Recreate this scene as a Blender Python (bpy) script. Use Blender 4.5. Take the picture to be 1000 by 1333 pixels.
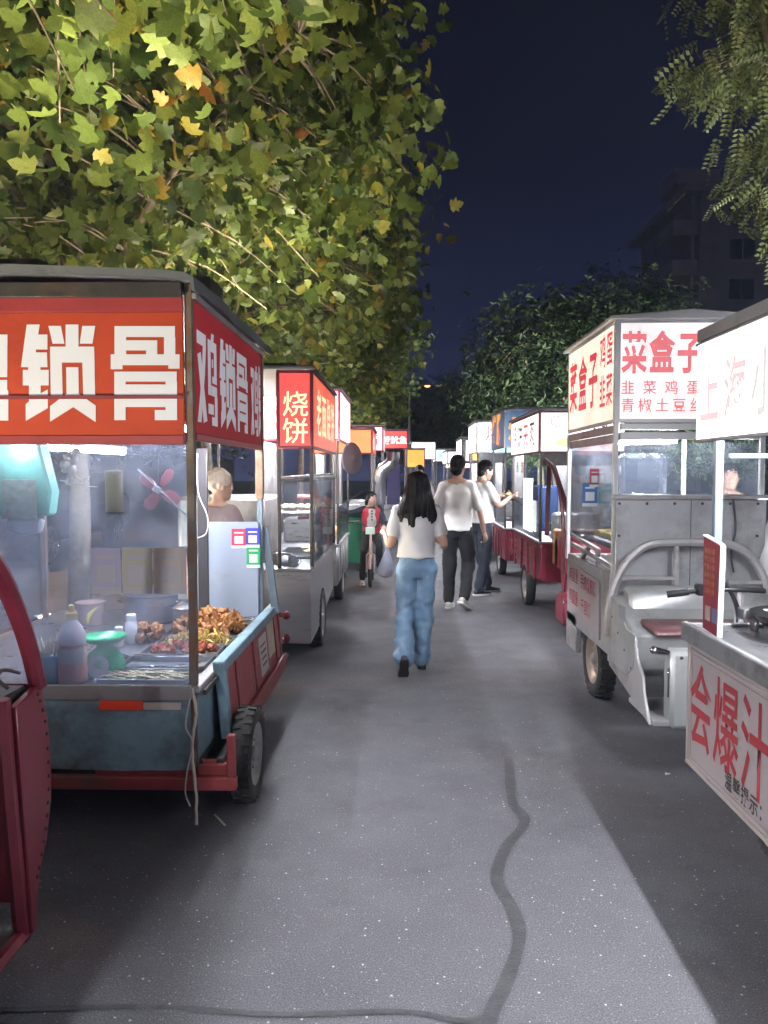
import bpy, bmesh, math, random
import numpy as np
from mathutils import Vector, Matrix, Euler, noise
for o in list(bpy.data.objects): bpy.data.objects.remove(o)
SC = bpy.context.scene
COL = SC.collection
rad = math.radians
PI = math.pi
random.seed(7)

# ------------------------------------------------------------------ camera, sky, exposure
CAM_H = 1.6
PITCH, YAW = 0.05295, 0.02097
cd = bpy.data.cameras.new('camera'); cam = bpy.data.objects.new('camera', cd); COL.objects.link(cam)
cam.location = (0, 0, CAM_H); cam.rotation_euler = (PI/2-PITCH, 0, YAW)
cd.sensor_fit = 'HORIZONTAL'; cd.sensor_width = 36; cd.lens = 36; cd.clip_start = .05; cd.clip_end = 600
SC.camera = cam
wd = bpy.data.worlds.new('World'); SC.world = wd; wd.use_nodes = True
nt = wd.node_tree; nt.nodes.clear()
wo = nt.nodes.new('ShaderNodeOutputWorld'); bg = nt.nodes.new('ShaderNodeBackground')
tc = nt.nodes.new('ShaderNodeTexCoord'); sp = nt.nodes.new('ShaderNodeSeparateXYZ'); rp = nt.nodes.new('ShaderNodeValToRGB')
nt.links.new(tc.outputs['Generated'], sp.inputs[0]); nt.links.new(sp.outputs['Z'], rp.inputs[0])
rp.color_ramp.elements[0].position = 0.0; rp.color_ramp.elements[0].color = (.034, .040, .105, 1)
rp.color_ramp.elements[1].position = .62; rp.color_ramp.elements[1].color = (.0020, .0020, .0070, 1)
e = rp.color_ramp.elements.new(.16); e.color = (.013, .016, .050, 1)
e = rp.color_ramp.elements.new(.34); e.color = (.0048, .0054, .019, 1)
nt.links.new(rp.outputs[0], bg.inputs[0]); bg.inputs[1].default_value = 1.0
nt.links.new(bg.outputs[0], wo.inputs[0])
vs = SC.view_settings; vs.view_transform = 'Standard'; vs.look = 'None'; vs.gamma = 1; vs.exposure = 0.0; vs.use_curve_mapping = False
SC.render.engine = 'CYCLES'
cy = SC.cycles
cy.use_denoising = True; cy.use_adaptive_sampling = True; cy.adaptive_threshold = .05; cy.adaptive_min_samples = 32
try: cy.denoiser = 'OPENIMAGEDENOISE'
except Exception: pass
cy.max_bounces = 4; cy.diffuse_bounces = 2; cy.glossy_bounces = 2; cy.transmission_bounces = 2; cy.volume_bounces = 0
cy.transparent_max_bounces = 10; cy.sample_clamp_indirect = 4.0; cy.sample_clamp_direct = 0
cy.caustics_reflective = False; cy.caustics_refractive = False; cy.blur_glossy = 1.0

# ------------------------------------------------------------------ materials
def nmat(name):
    m = bpy.data.materials.new(name); m.use_nodes = True; m.node_tree.nodes.clear()
    return m, m.node_tree, (lambda t: m.node_tree.nodes.new('ShaderNode'+t))
def rgb(c): return (c[0], c[1], c[2], 1)
MATS = {}
def mat(name, col, rough=.5, metal=0.0, var=.12, scale=6, bump=0.0, bscale=40, dirt=None, dscale=3, damt=.55, stretch=None, coat=0, spec=.5, sheen=0, emit=0):
    if name in MATS: return MATS[name]
    m, t, N = nmat(name); L = t.links.new
    out = N('OutputMaterial'); b = N('BsdfPrincipled'); L(b.outputs[0], out.inputs[0])
    tc = N('TexCoord'); mp = N('Mapping'); L(tc.outputs['Object'], mp.inputs[0])
    if stretch: mp.inputs['Scale'].default_value = stretch
    nz = N('TexNoise'); L(mp.outputs[0], nz.inputs['Vector']); nz.inputs['Scale'].default_value = scale; nz.inputs['Detail'].default_value = 6; nz.inputs['Roughness'].default_value = .65
    mx = N('Mix'); mx.data_type = 'RGBA'
    r0 = N('MapRange'); L(nz.outputs[0], r0.inputs[0]); r0.inputs[1].default_value = .3; r0.inputs[2].default_value = .7; L(r0.outputs[0], mx.inputs[0])
    mx.inputs[6].default_value = rgb([c*(1-var) for c in col]); mx.inputs[7].default_value = rgb([min(1, c*(1+var)) for c in col])
    src = mx.outputs[2]
    if dirt is not None:
        n2 = N('TexNoise'); L(mp.outputs[0], n2.inputs['Vector']); n2.inputs['Scale'].default_value = dscale; n2.inputs['Detail'].default_value = 9; n2.inputs['Roughness'].default_value = .72
        r2 = N('MapRange'); L(n2.outputs[0], r2.inputs[0]); r2.inputs[1].default_value = .66-damt*.3; r2.inputs[2].default_value = .78-damt*.12
        m2 = N('Mix'); m2.data_type = 'RGBA'; L(r2.outputs[0], m2.inputs[0]); L(src, m2.inputs[6]); m2.inputs[7].default_value = rgb(dirt); src = m2.outputs[2]
    L(src, b.inputs['Base Color'])
    rr = N('MapRange'); L(nz.outputs[0], rr.inputs[0]); rr.inputs[3].default_value = max(.02, rough-.12); rr.inputs[4].default_value = min(1, rough+.12); L(rr.outputs[0], b.inputs['Roughness'])
    b.inputs['Metallic'].default_value = metal; b.inputs['Specular IOR Level'].default_value = spec; b.inputs['Coat Weight'].default_value = coat; b.inputs['Sheen Weight'].default_value = sheen
    if emit:
        L(src, b.inputs['Emission Color']); b.inputs['Emission Strength'].default_value = emit
    if bump:
        n3 = N('TexNoise'); L(mp.outputs[0], n3.inputs['Vector']); n3.inputs['Scale'].default_value = bscale; n3.inputs['Detail'].default_value = 4
        bp = N('Bump'); bp.inputs['Strength'].default_value = bump; bp.inputs['Distance'].default_value = .01; L(n3.outputs[0], bp.inputs['Height']); L(bp.outputs[0], b.inputs['Normal'])
    MATS[name] = m
    return m
def emat(name, col, strength, base=None, rough=.35, spec=.5, vary=0):
    """a backlit sign face, a lamp, or a part given a slight glow"""
    if name in MATS: return MATS[name]
    m, t, N = nmat(name); L = t.links.new
    out = N('OutputMaterial'); b = N('BsdfPrincipled'); L(b.outputs[0], out.inputs[0])
    b.inputs['Base Color'].default_value = rgb(base or [c*.8 for c in col]); b.inputs['Roughness'].default_value = rough
    b.inputs['Specular IOR Level'].default_value = spec; b.inputs['Emission Color'].default_value = rgb(col); b.inputs['Emission Strength'].default_value = strength
    if vary:   # uneven backlight of a real lightbox
        tc = N('TexCoord'); nz = N('TexNoise'); L(tc.outputs['Object'], nz.inputs['Vector']); nz.inputs['Scale'].default_value = 2.6; nz.inputs['Detail'].default_value = 3
        mr = N('MapRange'); L(nz.outputs[0], mr.inputs[0]); mr.inputs[1].default_value = .3; mr.inputs[2].default_value = .7; mr.inputs[3].default_value = strength*(1-vary); mr.inputs[4].default_value = strength*(1+vary); L(mr.outputs[0], b.inputs['Emission Strength'])
    MATS[name] = m
    return m
def glass(name, haze=.06, tint=(.9, .95, 1), dirt=.2, refl=.8, scale=5):
    if name in MATS: return MATS[name]
    m, t, N = nmat(name); L = t.links.new
    out = N('OutputMaterial'); tr = N('BsdfTransparent'); gl = N('BsdfGlossy'); fr = N('Fresnel'); mx = N('MixShader')
    tr.inputs[0].default_value = rgb(tint); gl.inputs['Roughness'].default_value = .04; fr.inputs[0].default_value = 1.45
    mu = N('Math'); mu.operation = 'MULTIPLY'; L(fr.outputs[0], mu.inputs[0]); mu.inputs[1].default_value = refl
    L(mu.outputs[0], mx.inputs[0]); L(tr.outputs[0], mx.inputs[1]); L(gl.outputs[0], mx.inputs[2])
    df = N('BsdfDiffuse'); df.inputs[0].default_value = (.62, .68, .85, 1); tl = N('BsdfTranslucent'); tl.inputs[0].default_value = (.62, .68, .85, 1); ad = N('MixShader'); L(df.outputs[0], ad.inputs[1]); L(tl.outputs[0], ad.inputs[2])
    tc = N('TexCoord'); nz = N('TexNoise'); L(tc.outputs['Object'], nz.inputs['Vector']); nz.inputs['Scale'].default_value = scale; nz.inputs['Detail'].default_value = 8; nz.inputs['Roughness'].default_value = .7
    mr = N('MapRange'); L(nz.outputs[0], mr.inputs[0]); mr.inputs[1].default_value = .4; mr.inputs[2].default_value = .8; mr.inputs[3].default_value = haze; mr.inputs[4].default_value = haze+dirt
    m2 = N('MixShader'); L(mr.outputs[0], m2.inputs[0]); L(mx.outputs[0], m2.inputs[1]); L(ad.outputs[0], m2.inputs[2]); L(m2.outputs[0], out.inputs[0])
    MATS[name] = m
    return m
def leafmat(name, stops, trans=.35, rough=.45):
    if name in MATS: return MATS[name]
    m, t, N = nmat(name); L = t.links.new
    out = N('OutputMaterial'); b = N('BsdfPrincipled'); tl = N('BsdfTranslucent'); mx = N('MixShader'); mx.inputs[0].default_value = trans
    at = N('Attribute'); at.attribute_name = 'hue'; cr = N('ValToRGB'); L(at.outputs['Fac'], cr.inputs[0])
    cr.color_ramp.elements[0].position = stops[0][0]; cr.color_ramp.elements[0].color = rgb(stops[0][1])
    cr.color_ramp.elements[1].position = stops[-1][0]; cr.color_ramp.elements[1].color = rgb(stops[-1][1])
    for p, c in stops[1:-1]: e = cr.color_ramp.elements.new(p); e.color = rgb(c)
    tc = N('TexCoord'); nz = N('TexNoise'); L(tc.outputs['Object'], nz.inputs['Vector']); nz.inputs['Scale'].default_value = 9 if name != 'plane_leaf' else 14; nz.inputs['Detail'].default_value = 5
    mr = N('MapRange'); L(nz.outputs[0], mr.inputs[0]); mr.inputs[1].default_value = .3; mr.inputs[2].default_value = .7; mr.inputs[3].default_value = .72; mr.inputs[4].default_value = 1.2
    vm = N('VectorMath'); vm.operation = 'SCALE'; L(cr.outputs[0], vm.inputs[0]); L(mr.outputs[0], vm.inputs['Scale'])
    L(vm.outputs[0], b.inputs['Base Color']); L(vm.outputs[0], tl.inputs[0]); b.inputs['Roughness'].default_value = rough; b.inputs['Specular IOR Level'].default_value = .3
    L(b.outputs[0], mx.inputs[1]); L(tl.outputs[0], mx.inputs[2]); L(mx.outputs[0], out.inputs[0])
    MATS[name] = m
    return m

STEEL = mat('brushed_steel', (.55, .55, .57), .3, .9, .12, 5, .05, 60, dirt=(.22, .2, .19), damt=.3, stretch=(1, 1, 8))
STEEL2 = mat('dull_steel', (.42, .42, .43), .45, .7, .15, 4, .08, 30, dirt=(.16, .14, .13), damt=.5)
ZINC = mat('zinc_sheet', (.42, .42, .44), .45, .5, .14, 4, .08, 20, dirt=(.24, .22, .21), damt=.55)
DARKST = mat('dark_square_tube', (.07, .065, .065), .45, .5, .2, 12, .05, 60, dirt=(.16, .09, .06), damt=.4)
RUSTY = mat('rusty_post', (.17, .15, .14), .6, .4, .25, 14, .15, 60, dirt=(.2, .09, .04), damt=.75, dscale=9)
BLACK = mat('black_plastic', (.018, .018, .02), .4, 0, .2)
RUBBER = mat('tyre_rubber', (.022, .021, .021), .8, 0, .3, 30, .25, 50, dirt=(.09, .08, .07), damt=.4)
WHITEP = mat('white_paint', (.72, .72, .74), .4, 0, .06, 8, dirt=(.42, .4, .38), damt=.25)
CHROME = mat('chrome', (.75, .75, .77), .12, 1, .06)
MAROON = mat('maroon_paint', (.23, .022, .045), .32, .15, .18, 7, .05, 50, dirt=(.09, .03, .03), damt=.35, coat=.3)
REDP = mat('red_frame_paint', (.3, .045, .05), .45, .1, .2, 8, .06, 50, dirt=(.13, .06, .045), damt=.5)
SKIN = mat('skin', (.56, .34, .25), .5, 0, .06, 12, .04, 120)
HAIR = mat('black_hair', (.006, .005, .006), .5, 0, .4, 5, .5, 28, stretch=(14, 14, 1.0), spec=.22)
GREYPOST = mat('pale_blue_post', (.24, .3, .36), .45, .1, .12, 10, .05, 40, dirt=(.22, .2, .19), damt=.45, dscale=7)

# ------------------------------------------------------------------ objects
ROOT = {}
def rootmat(p):
    while p.parent is not None: p = p.parent
    return ROOT.get(p.name, Matrix())
def put(me, name, parent=None, label=None, cat=None, group=None, kind=None):
    o = bpy.data.objects.new(name, me); COL.objects.link(o)
    if parent is not None: o.parent = parent
    return tag(o, label, cat, group, kind)
def tag(o, label=None, cat=None, group=None, kind=None):
    if label: o['label'] = label
    if cat: o['category'] = cat
    if group: o['group'] = group
    if kind: o['kind'] = kind
    return o
def thing(name, label, cat, loc=(0, 0, 0), rz=0, group=None):
    o = bpy.data.objects.new(name, None); COL.objects.link(o); o.empty_display_size = .1
    o.location = loc; o.rotation_euler = (0, 0, rz)
    ROOT[o.name] = Matrix.Translation(Vector(loc)) @ Matrix.Rotation(rz, 4, 'Z')
    return tag(o, label, cat, group)
def copy_tree(o, parent=None):
    c = o.copy(); COL.objects.link(c); c.parent = parent
    for ch in list(o.children): copy_tree(ch, c)
    return c
def move(o, loc, rz=0):
    o.location = loc; o.rotation_euler = (0, 0, rz); ROOT[o.name] = Matrix.Translation(Vector(loc)) @ Matrix.Rotation(rz, 4, 'Z')
    return o

def catmull(P, n):
    P = [Vector(p) for p in P]
    if len(P) < 3: return [P[0].lerp(P[-1], i/n) for i in range(n+1)]
    out = []
    for i in range(len(P)-1):
        p0 = P[max(i-1, 0)]; p1 = P[i]; p2 = P[i+1]; p3 = P[min(i+2, len(P)-1)]
        for k in range(n):
            t = k/n
            out.append(.5*((2*p1)+(p2-p0)*t+(2*p0-5*p1+4*p2-p3)*t*t+(3*p1-p0-3*p2+p3)*t**3))
    out.append(P[-1].copy())
    return out

class MB:
    def __init__(s): s.v = []; s.f = []
    def add(s, vs, fs):
        k = len(s.v); s.v += [tuple(v) for v in vs]; s.f += [tuple(i+k for i in f) for f in fs]; return s
    def box(s, x0, x1, y0, y1, z0, z1):
        if x0 > x1: x0, x1 = x1, x0
        if y0 > y1: y0, y1 = y1, y0
        if z0 > z1: z0, z1 = z1, z0
        return s.add([(x0,y0,z0),(x1,y0,z0),(x1,y1,z0),(x0,y1,z0),(x0,y0,z1),(x1,y0,z1),(x1,y1,z1),(x0,y1,z1)],
                     [(0,3,2,1),(4,5,6,7),(0,1,5,4),(1,2,6,5),(2,3,7,6),(3,0,4,7)])
    def obox(s, c, size, rot=(0,0,0)):
        M = Matrix.Translation(Vector(c)) @ Euler(rot).to_matrix().to_4x4(); t = MB().box(*[v for d in size for v in (-d/2, d/2)])
        return s.add([M @ Vector(v) for v in t.v], t.f)
    def bar(s, p, q, w=.03, h=None, up=(0,0,1)):
        h = h or w; p = Vector(p); q = Vector(q); d = (q-p).normalized(); u = Vector(up)
        if abs(d.dot(u)) > .98: u = Vector((0,1,0))
        a = d.cross(u).normalized()*w/2; b = d.cross(a).normalized()*h/2
        return s.add([p-a-b,p+a-b,p+a+b,p-a+b,q-a-b,q+a-b,q+a+b,q-a+b], [(0,3,2,1),(4,5,6,7),(0,1,5,4),(1,2,6,5),(2,3,7,6),(3,0,4,7)])
    def tube(s, path, r, seg=8, cap=True, close=False):
        P = [Vector(p) for p in path]; n = len(P); R = r if isinstance(r, (list, tuple)) else [r]*n
        vs = []; t0 = None; u = None
        for i, p in enumerate(P):
            if close: t = (P[(i+1) % n]-P[i-1]).normalized()
            else: t = (P[min(i+1, n-1)]-P[max(i-1, 0)]).normalized()
            if u is None:
                a = Vector((0,0,1)) if abs(t.z) < .9 else Vector((1,0,0)); u = t.cross(a).normalized()
            else:
                u = (u-t*u.dot(t))
                u = u.normalized() if u.length > 1e-6 else t.orthogonal().normalized()
            w = t.cross(u)
            for k in range(seg):
                a = 2*PI*k/seg; vs.append(p+(u*math.cos(a)+w*math.sin(a))*R[i])
        fs = []
        for i in range(n if close else n-1):
            j = (i+1) % n
            for k in range(seg): fs.append((i*seg+k, i*seg+(k+1) % seg, j*seg+(k+1) % seg, j*seg+k))
        if cap and not close: fs.append(tuple(range(seg))[::-1]); fs.append(tuple((n-1)*seg+k for k in range(seg)))
        return s.add(vs, fs)
    def limb(s, P, R, n=5, seg=14, flat=None):
        """rounded, tapering limb through joints P with radii R (both ends capped round)"""
        Q = catmull(P, n); T = []
        for i in range(len(P)-1):
            for k in range(n):
                t = k/n; T.append(R[i]*(1-t)+R[i+1]*t)
        T.append(R[-1])
        d0 = (Q[0]-Q[1]).normalized(); d1 = (Q[-1]-Q[-2]).normalized(); a, b = T[0], T[-1]
        pre = [(Q[0]+d0*a*.98, a*.12), (Q[0]+d0*a*.8, a*.6), (Q[0]+d0*a*.45, a*.88)]
        post = [(Q[-1]+d1*b*.45, b*.88), (Q[-1]+d1*b*.8, b*.6), (Q[-1]+d1*b*.98, b*.12)]
        return s.tube([p for p, _ in pre]+Q+[p for p, _ in post], [r for _, r in pre]+T+[r for _, r in post], seg)
    def rings(s, L, seg=24, pw=1.0, M=None):
        """stack of horizontal ellipses (cx,cy,z,rx,ry)"""
        vs = []
        for (cx, cy, z, rx, ry) in L:
            for k in range(seg):
                a = 2*PI*k/seg; c, si = math.cos(a), math.sin(a)
                v = Vector((cx+rx*math.copysign(abs(c)**pw, c), cy+ry*math.copysign(abs(si)**pw, si), z)); vs.append(M @ v if M else v)
        n = len(L); fs = []
        for i in range(n-1):
            for k in range(seg): fs.append((i*seg+k, i*seg+(k+1) % seg, (i+1)*seg+(k+1) % seg, (i+1)*seg+k))
        fs.append(tuple(range(seg))[::-1]); fs.append(tuple((n-1)*seg+k for k in range(seg)))
        return s.add(vs, fs)
    def lathe(s, prof, c=(0,0,0), seg=20, M=None):
        vs = []; n = len(prof)
        for (r, z) in prof:
            for k in range(seg):
                a = 2*PI*k/seg; v = Vector((r*math.cos(a), r*math.sin(a), z)); v = (M @ v if M else v)+Vector(c); vs.append(v)
        fs = []
        for i in range(n-1):
            for k in range(seg): fs.append((i*seg+k, i*seg+(k+1) % seg, (i+1)*seg+(k+1) % seg, (i+1)*seg+k))
        fs.append(tuple(range(seg))[::-1]); fs.append(tuple((n-1)*seg+k for k in range(seg)))
        return s.add(vs, fs)
    def prism(s, poly, a0, a1, axis='x'):
        """extrude a 2-D outline; axis x: poly=(y,z); axis y: poly=(x,z); axis z: poly=(x,y)"""
        def P(a, b, t): return {'x': (t, a, b), 'y': (a, t, b), 'z': (a, b, t)}[axis]
        n = len(poly); vs = [P(a, b, a0) for a, b in poly]+[P(a, b, a1) for a, b in poly]
        fs = [tuple(range(n)), tuple(range(n, 2*n))[::-1]]+[(i, (i+1) % n+0, (i+1) % n+n, i+n) for i in range(n)]
        return s.add(vs, fs)
    def ell(s, c, r, seg=12, rg=8, M=None):
        prof = [(math.sin(PI*i/rg), -math.cos(PI*i/rg)) for i in range(rg+1)]; prof[0] = (.02, -1); prof[-1] = (.02, 1)
        S = Matrix.Diagonal((r[0], r[1], r[2], 1)); S = (M @ S) if M else S
        return s.lathe(prof, c, seg, S)
    def jitter(s, a, sc=8):
        s.v = [tuple(Vector(v)+noise.noise_vector(Vector(v)*sc)*a) for v in s.v]; return s
    def mesh(s, name, m, parent=None, bev=0, smooth=True, ang=38, fixn=True):
        me = bpy.data.meshes.new(name); vs = s.v
        if parent is not None:
            Mi = rootmat(parent).inverted(); vs = [tuple(Mi @ Vector(v)) for v in vs]
        me.from_pydata(vs, [], s.f)
        if fixn or bev:
            bm = bmesh.new(); bm.from_mesh(me)
            bmesh.ops.recalc_face_normals(bm, faces=bm.faces)
            if bev: bmesh.ops.bevel(bm, geom=[e for e in bm.edges if len(e.link_faces) == 2 and e.calc_face_angle(0) > .5], offset=bev, segments=1, affect='EDGES', profile=.5, clamp_overlap=True)
            bm.to_mesh(me); bm.free()
        if smooth:
            me.polygons.foreach_set('use_smooth', [True]*len(me.polygons)); me.set_sharp_from_angle(angle=rad(ang))
        me.materials.append(m); me.update()
        return me
    def build(s, name, m, parent=None, bev=0, smooth=True, ang=38, label=None, cat=None, group=None, kind=None):
        return put(s.mesh(name, m, parent, bev, smooth, ang), name, parent, label, cat, group, kind)
def lpart(b, name, m, parent, bev=0):
    """shape already in the thing's own coordinates"""
    return put(b.mesh(name, m, None, bev), name, parent)
def bx(name, m, parent, x0, x1, y0, y1, z0, z1, bev=.004): return MB().box(x0, x1, y0, y1, z0, z1).build(name, m, parent, bev)
def bar(name, m, parent, p, q, w=.03, h=None, bev=.003): return MB().bar(p, q, w, h).build(name, m, parent, bev)

TMP = bpy.data.scenes.new('glyphs')
def glyph(body, bold):
    cu = bpy.data.curves.new('t', 'FONT'); cu.body = body; cu.offset = bold; cu.resolution_u = 2
    o = bpy.data.objects.new('t', cu); TMP.collection.objects.link(o); vl = TMP.view_layers[0]; vl.update()
    me = bpy.data.meshes.new_from_object(o.evaluated_get(vl.depsgraph)); bpy.data.objects.remove(o); bpy.data.curves.remove(cu)
    return me
def text(parent, body, org, ux, uy, size, m, bold=.02, w=1.0, off=.0012, name='lettering'):
    me = glyph(body, bold)
    ux = Vector(ux).normalized(); uy = Vector(uy).normalized(); n = ux.cross(uy)
    Mi = rootmat(parent).inverted(); org = Vector(org)+n*off
    for v in me.vertices: v.co = Mi @ (org+ux*(v.co.x*size*w)+uy*((v.co.y+.12)*size))
    me.materials.clear(); me.materials.append(m); me.name = name
    return put(me, name, parent)
def polys(parent, name, m, lists, fn, off=.0):
    """flat print from outlines; each outline a hair above the last so none are coplanar"""
    b = MB()
    for i, P in enumerate(lists):
        vs = [fn(x, y, off+i*.00025) for x, y in P]; b.add(vs, [tuple(range(len(P)))])
    o = put(b.mesh(name, m, parent, 0, False, 30, False), name, parent)
    return o
def wheel(parent, c, r, w, name='wheel', rim=STEEL2, tread=True, axis='x', spokes=0):
    """tyre with tread blocks, rim and hub as sub-parts; axle along x"""
    M = Matrix.Rotation(PI/2, 4, 'Y') if axis == 'x' else Matrix.Rotation(PI/2, 4, 'X')
    t = MB(); h = w/2
    t.lathe([(r*.66, -h*.85), (r*.8, -h), (r*.93, -h*.95), (r*.985, -h*.7), (r, -h*.3), (r, h*.3), (r*.985, h*.7), (r*.93, h*.95), (r*.8, h), (r*.66, h*.85)], c, 32, M)
    t.f = [f for f in t.f if len(f) == 4]
    if tread:
        for k in range(26):
            a = 2*PI*k/26
            for sd in (-1, 1):
                q = M @ Vector((math.cos(a+.06*sd)*r*.995, math.sin(a+.06*sd)*r*.995, sd*h*.5)); ax = M @ Vector((0,0,1)); rd = (q-ax*q.dot(ax)).normalized()
                t.add([], []); p = Vector(c)+q; t.bar(p-ax*h*.38-rd*.002, p+ax*h*.38-rd*.002, r*.1, r*.07, up=rd)
    o = t.build(name, RUBBER, parent, 0, True, 50)
    rm = MB().lathe([(r*.12, -h*.5), (r*.45, -h*.25), (r*.6, -h*.75), (r*.69, -h*.86), (r*.69, h*.86), (r*.6, h*.75), (r*.45, h*.25), (r*.12, h*.5)], c, 28, M)
    rm.build('rim', rim, o)
    hb = MB().lathe([(r*.1, -h*.9), (r*.16, -h*.7), (r*.16, h*.7), (r*.1, h*.9)], c, 14, M)
    for k in range(5):
        a = 2*PI*k/5
        for sd in (-1, 1): hb.lathe([(r*.035, -.006), (r*.035, .006)], Vector(c)+(M @ Vector((math.cos(a)*r*.3, math.sin(a)*r*.3, sd*h*.45))), 6, M)
    hb.build('hub', STEEL2, o)
    return o
def tube_light(parent, p, q, strength, r=.013, col=(.93, .95, 1), name='tube_light'):
    p = Vector(p); q = Vector(q); m = emat('lamp_%d_%d_%d' % (strength, int(col[1]*100), int(col[2]*100)), col, strength)
    o = MB().tube([p, q], r, 8).build(name, m, parent)
    d = (q-p).normalized()
    h = MB().bar(p+Vector((0,0,r+.013))-d*.02, q+Vector((0,0,r+.013))+d*.02, .03, .02); h.build('lamp_holder', WHITEP, o, .003)
    return o
# ------------------------------------------------------------------ pixel helpers (directions only; distance comes from the plane touched)
_R = Euler((PI/2-PITCH, 0, YAW)).to_matrix()
def ray(x, y): return _R @ Vector(((x-500)/1000, -(y-666.5)/1000, -1))
def PG(x, y, z=0): d = ray(x, y); return Vector((0,0,CAM_H))+d*((z-CAM_H)/d.z)
def PY(x, y, Y): d = ray(x, y); return Vector((0,0,CAM_H))+d*(Y/d.y)
def PX(x, y, X): d = ray(x, y); return Vector((0,0,CAM_H))+d*(X/d.x)

# ------------------------------------------------------------------ ground
def asphalt():
    m, t, N = nmat('asphalt'); L = t.links.new
    out = N('OutputMaterial'); b = N('BsdfPrincipled'); L(b.outputs[0], out.inputs[0]); tc = N('TexCoord'); P = tc.outputs['Object']
    def nz(sc, det=4, ro=.6):
        n = N('TexNoise'); L(P, n.inputs['Vector']); n.inputs['Scale'].default_value = sc; n.inputs['Detail'].default_value = det; n.inputs['Roughness'].default_value = ro; return n.outputs[0]
    def mr(v, a, b_, c, d):
        r = N('MapRange'); L(v, r.inputs[0]); r.inputs[1].default_value = a; r.inputs[2].default_value = b_; r.inputs[3].default_value = c; r.inputs[4].default_value = d; return r.outputs[0]
    def mixc(f, a, c):
        x = N('Mix'); x.data_type = 'RGBA'; L(f, x.inputs[0])
        for s, v in ((6, a), (7, c)):
            if isinstance(v, tuple): x.inputs[s].default_value = rgb(v)
            else: L(v, x.inputs[s])
        return x.outputs[2]
    base = mixc(mr(nz(.7, 6), .3, .7, 0, 1), (.078, .077, .090), (.116, .113, .128))
    grit = mixc(mr(nz(170, 2, .5), .35, .7, 0, 1), (.040, .039, .046), (.195, .19, .208))
    x = N('Mix'); x.data_type = 'RGBA'; x.inputs[0].default_value = .5; L(base, x.inputs[6]); L(grit, x.inputs[7]); c = x.outputs[2]
    stain = mr(nz(1.3, 8, .72), .54, .70, 0, .62); c = mixc(stain, c, (.05, .047, .05))
    vo = N('TexVoronoi'); L(P, vo.inputs['Vector']); vo.inputs['Scale'].default_value = 42; vo.inputs['Randomness'].default_value = 1
    sz = N('SeparateColor'); L(vo.outputs['Color'], sz.inputs[0])
    th = mr(sz.outputs[0], .72, 1.0, 0.0, .19); lt = N('Math'); lt.operation = 'LESS_THAN'; L(vo.outputs['Distance'], lt.inputs[0]); L(th, lt.inputs[1])
    c = mixc(lt.outputs[0], c, (.42, .42, .44))
    v2 = N('TexVoronoi'); L(P, v2.inputs['Vector']); v2.inputs['Scale'].default_value = 120
    s2 = N('SeparateColor'); L(v2.outputs['Color'], s2.inputs[0]); t2 = mr(s2.outputs[1], .7, 1.0, 0.0, .3); l2 = N('Math'); l2.operation = 'LESS_THAN'; L(v2.outputs['Distance'], l2.inputs[0]); L(t2, l2.inputs[1])
    c = mixc(l2.outputs[0], c, (.27, .27, .28))
    L(c, b.inputs['Base Color']); L(mr(nz(3, 4), .3, .7, .55, .8), b.inputs['Roughness']); b.inputs['Specular IOR Level'].default_value = .35
    bp = N('Bump'); bp.inputs['Strength'].default_value = .5; bp.inputs['Distance'].default_value = .004; L(nz(150, 3), bp.inputs['Height']); L(bp.outputs[0], b.inputs['Normal'])
    return m
ASPH = asphalt()
road = MB()
nx, ny = 12, 40
xs = [-2.75+i*(5.95)/nx for i in range(nx+1)]; ys = [-14+(i/ny)**1.5*134 for i in range(ny+1)]
road.add([(x, y, .0) for y in ys for x in xs], [(j*(nx+1)+i, j*(nx+1)+i+1, (j+1)*(nx+1)+i+1, (j+1)*(nx+1)+i) for j in range(ny) for i in range(nx)])
road = road.build('road', ASPH, kind='structure')
TAR = mat('bitumen_seam', (.045, .044, .05), .55, 0, .3, 20, .3, 90, dirt=(.08, .078, .086), damt=.5, dscale=7)
def ribbon(P, w, z, name, m, parent):
    Q = catmull(P, 6); b = MB(); vs = []
    for i, p in enumerate(Q):
        t = (Q[min(i+1, len(Q)-1)]-Q[max(i-1, 0)]).normalized(); n = Vector((-t.y, t.x, 0))*w*(.5+.18*noise.noise(p*5))
        vs += [(p.x-n.x, p.y-n.y, z), (p.x+n.x, p.y+n.y, z)]
    b.add(vs, [(2*i, 2*i+1, 2*i+3, 2*i+2) for i in range(len(Q)-1)])
    return b.build(name, m, parent, smooth=False)
ribbon([PG(*p) for p in ((662, 985), (664, 1010), (667, 1045), (683, 1070), (658, 1105), (647, 1145), (668, 1185), (676, 1225), (657, 1285), (640, 1320), (625, 1400))], .048, .004, 'bitumen_seam', TAR, road)
ribbon([PG(*p) for p in ((-250, 1322), (0, 1316), (200, 1312), (360, 1322), (520, 1318), (600, 1330), (640, 1322))], .022, .0035, 'bitumen_seam', TAR, road)
CONC = mat('kerb_concrete', (.3, .29, .28), .75, 0, .15, 5, .2, 60, dirt=(.12, .11, .1), damt=.5)
PAVE = mat('pavement_tiles', (.22, .2, .19), .75, 0, .2, 3, .2, 40, dirt=(.1, .09, .085), damt=.5)
g = MB().box(-40, -2.92, -14, 120, -.3, .10); g.build('pavement_left', PAVE, kind='structure')
g = MB().box(3.37, 60, -14, 120, -.3, .10); g.build('pavement_right', PAVE, kind='structure')
g = MB().add([(-98, -60, -.35), (98, -60, -.35), (98, 124, -.35), (-98, 124, -.35)], [(0, 1, 2, 3)]); g.build('ground', PAVE, kind='structure', smooth=False)
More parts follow.
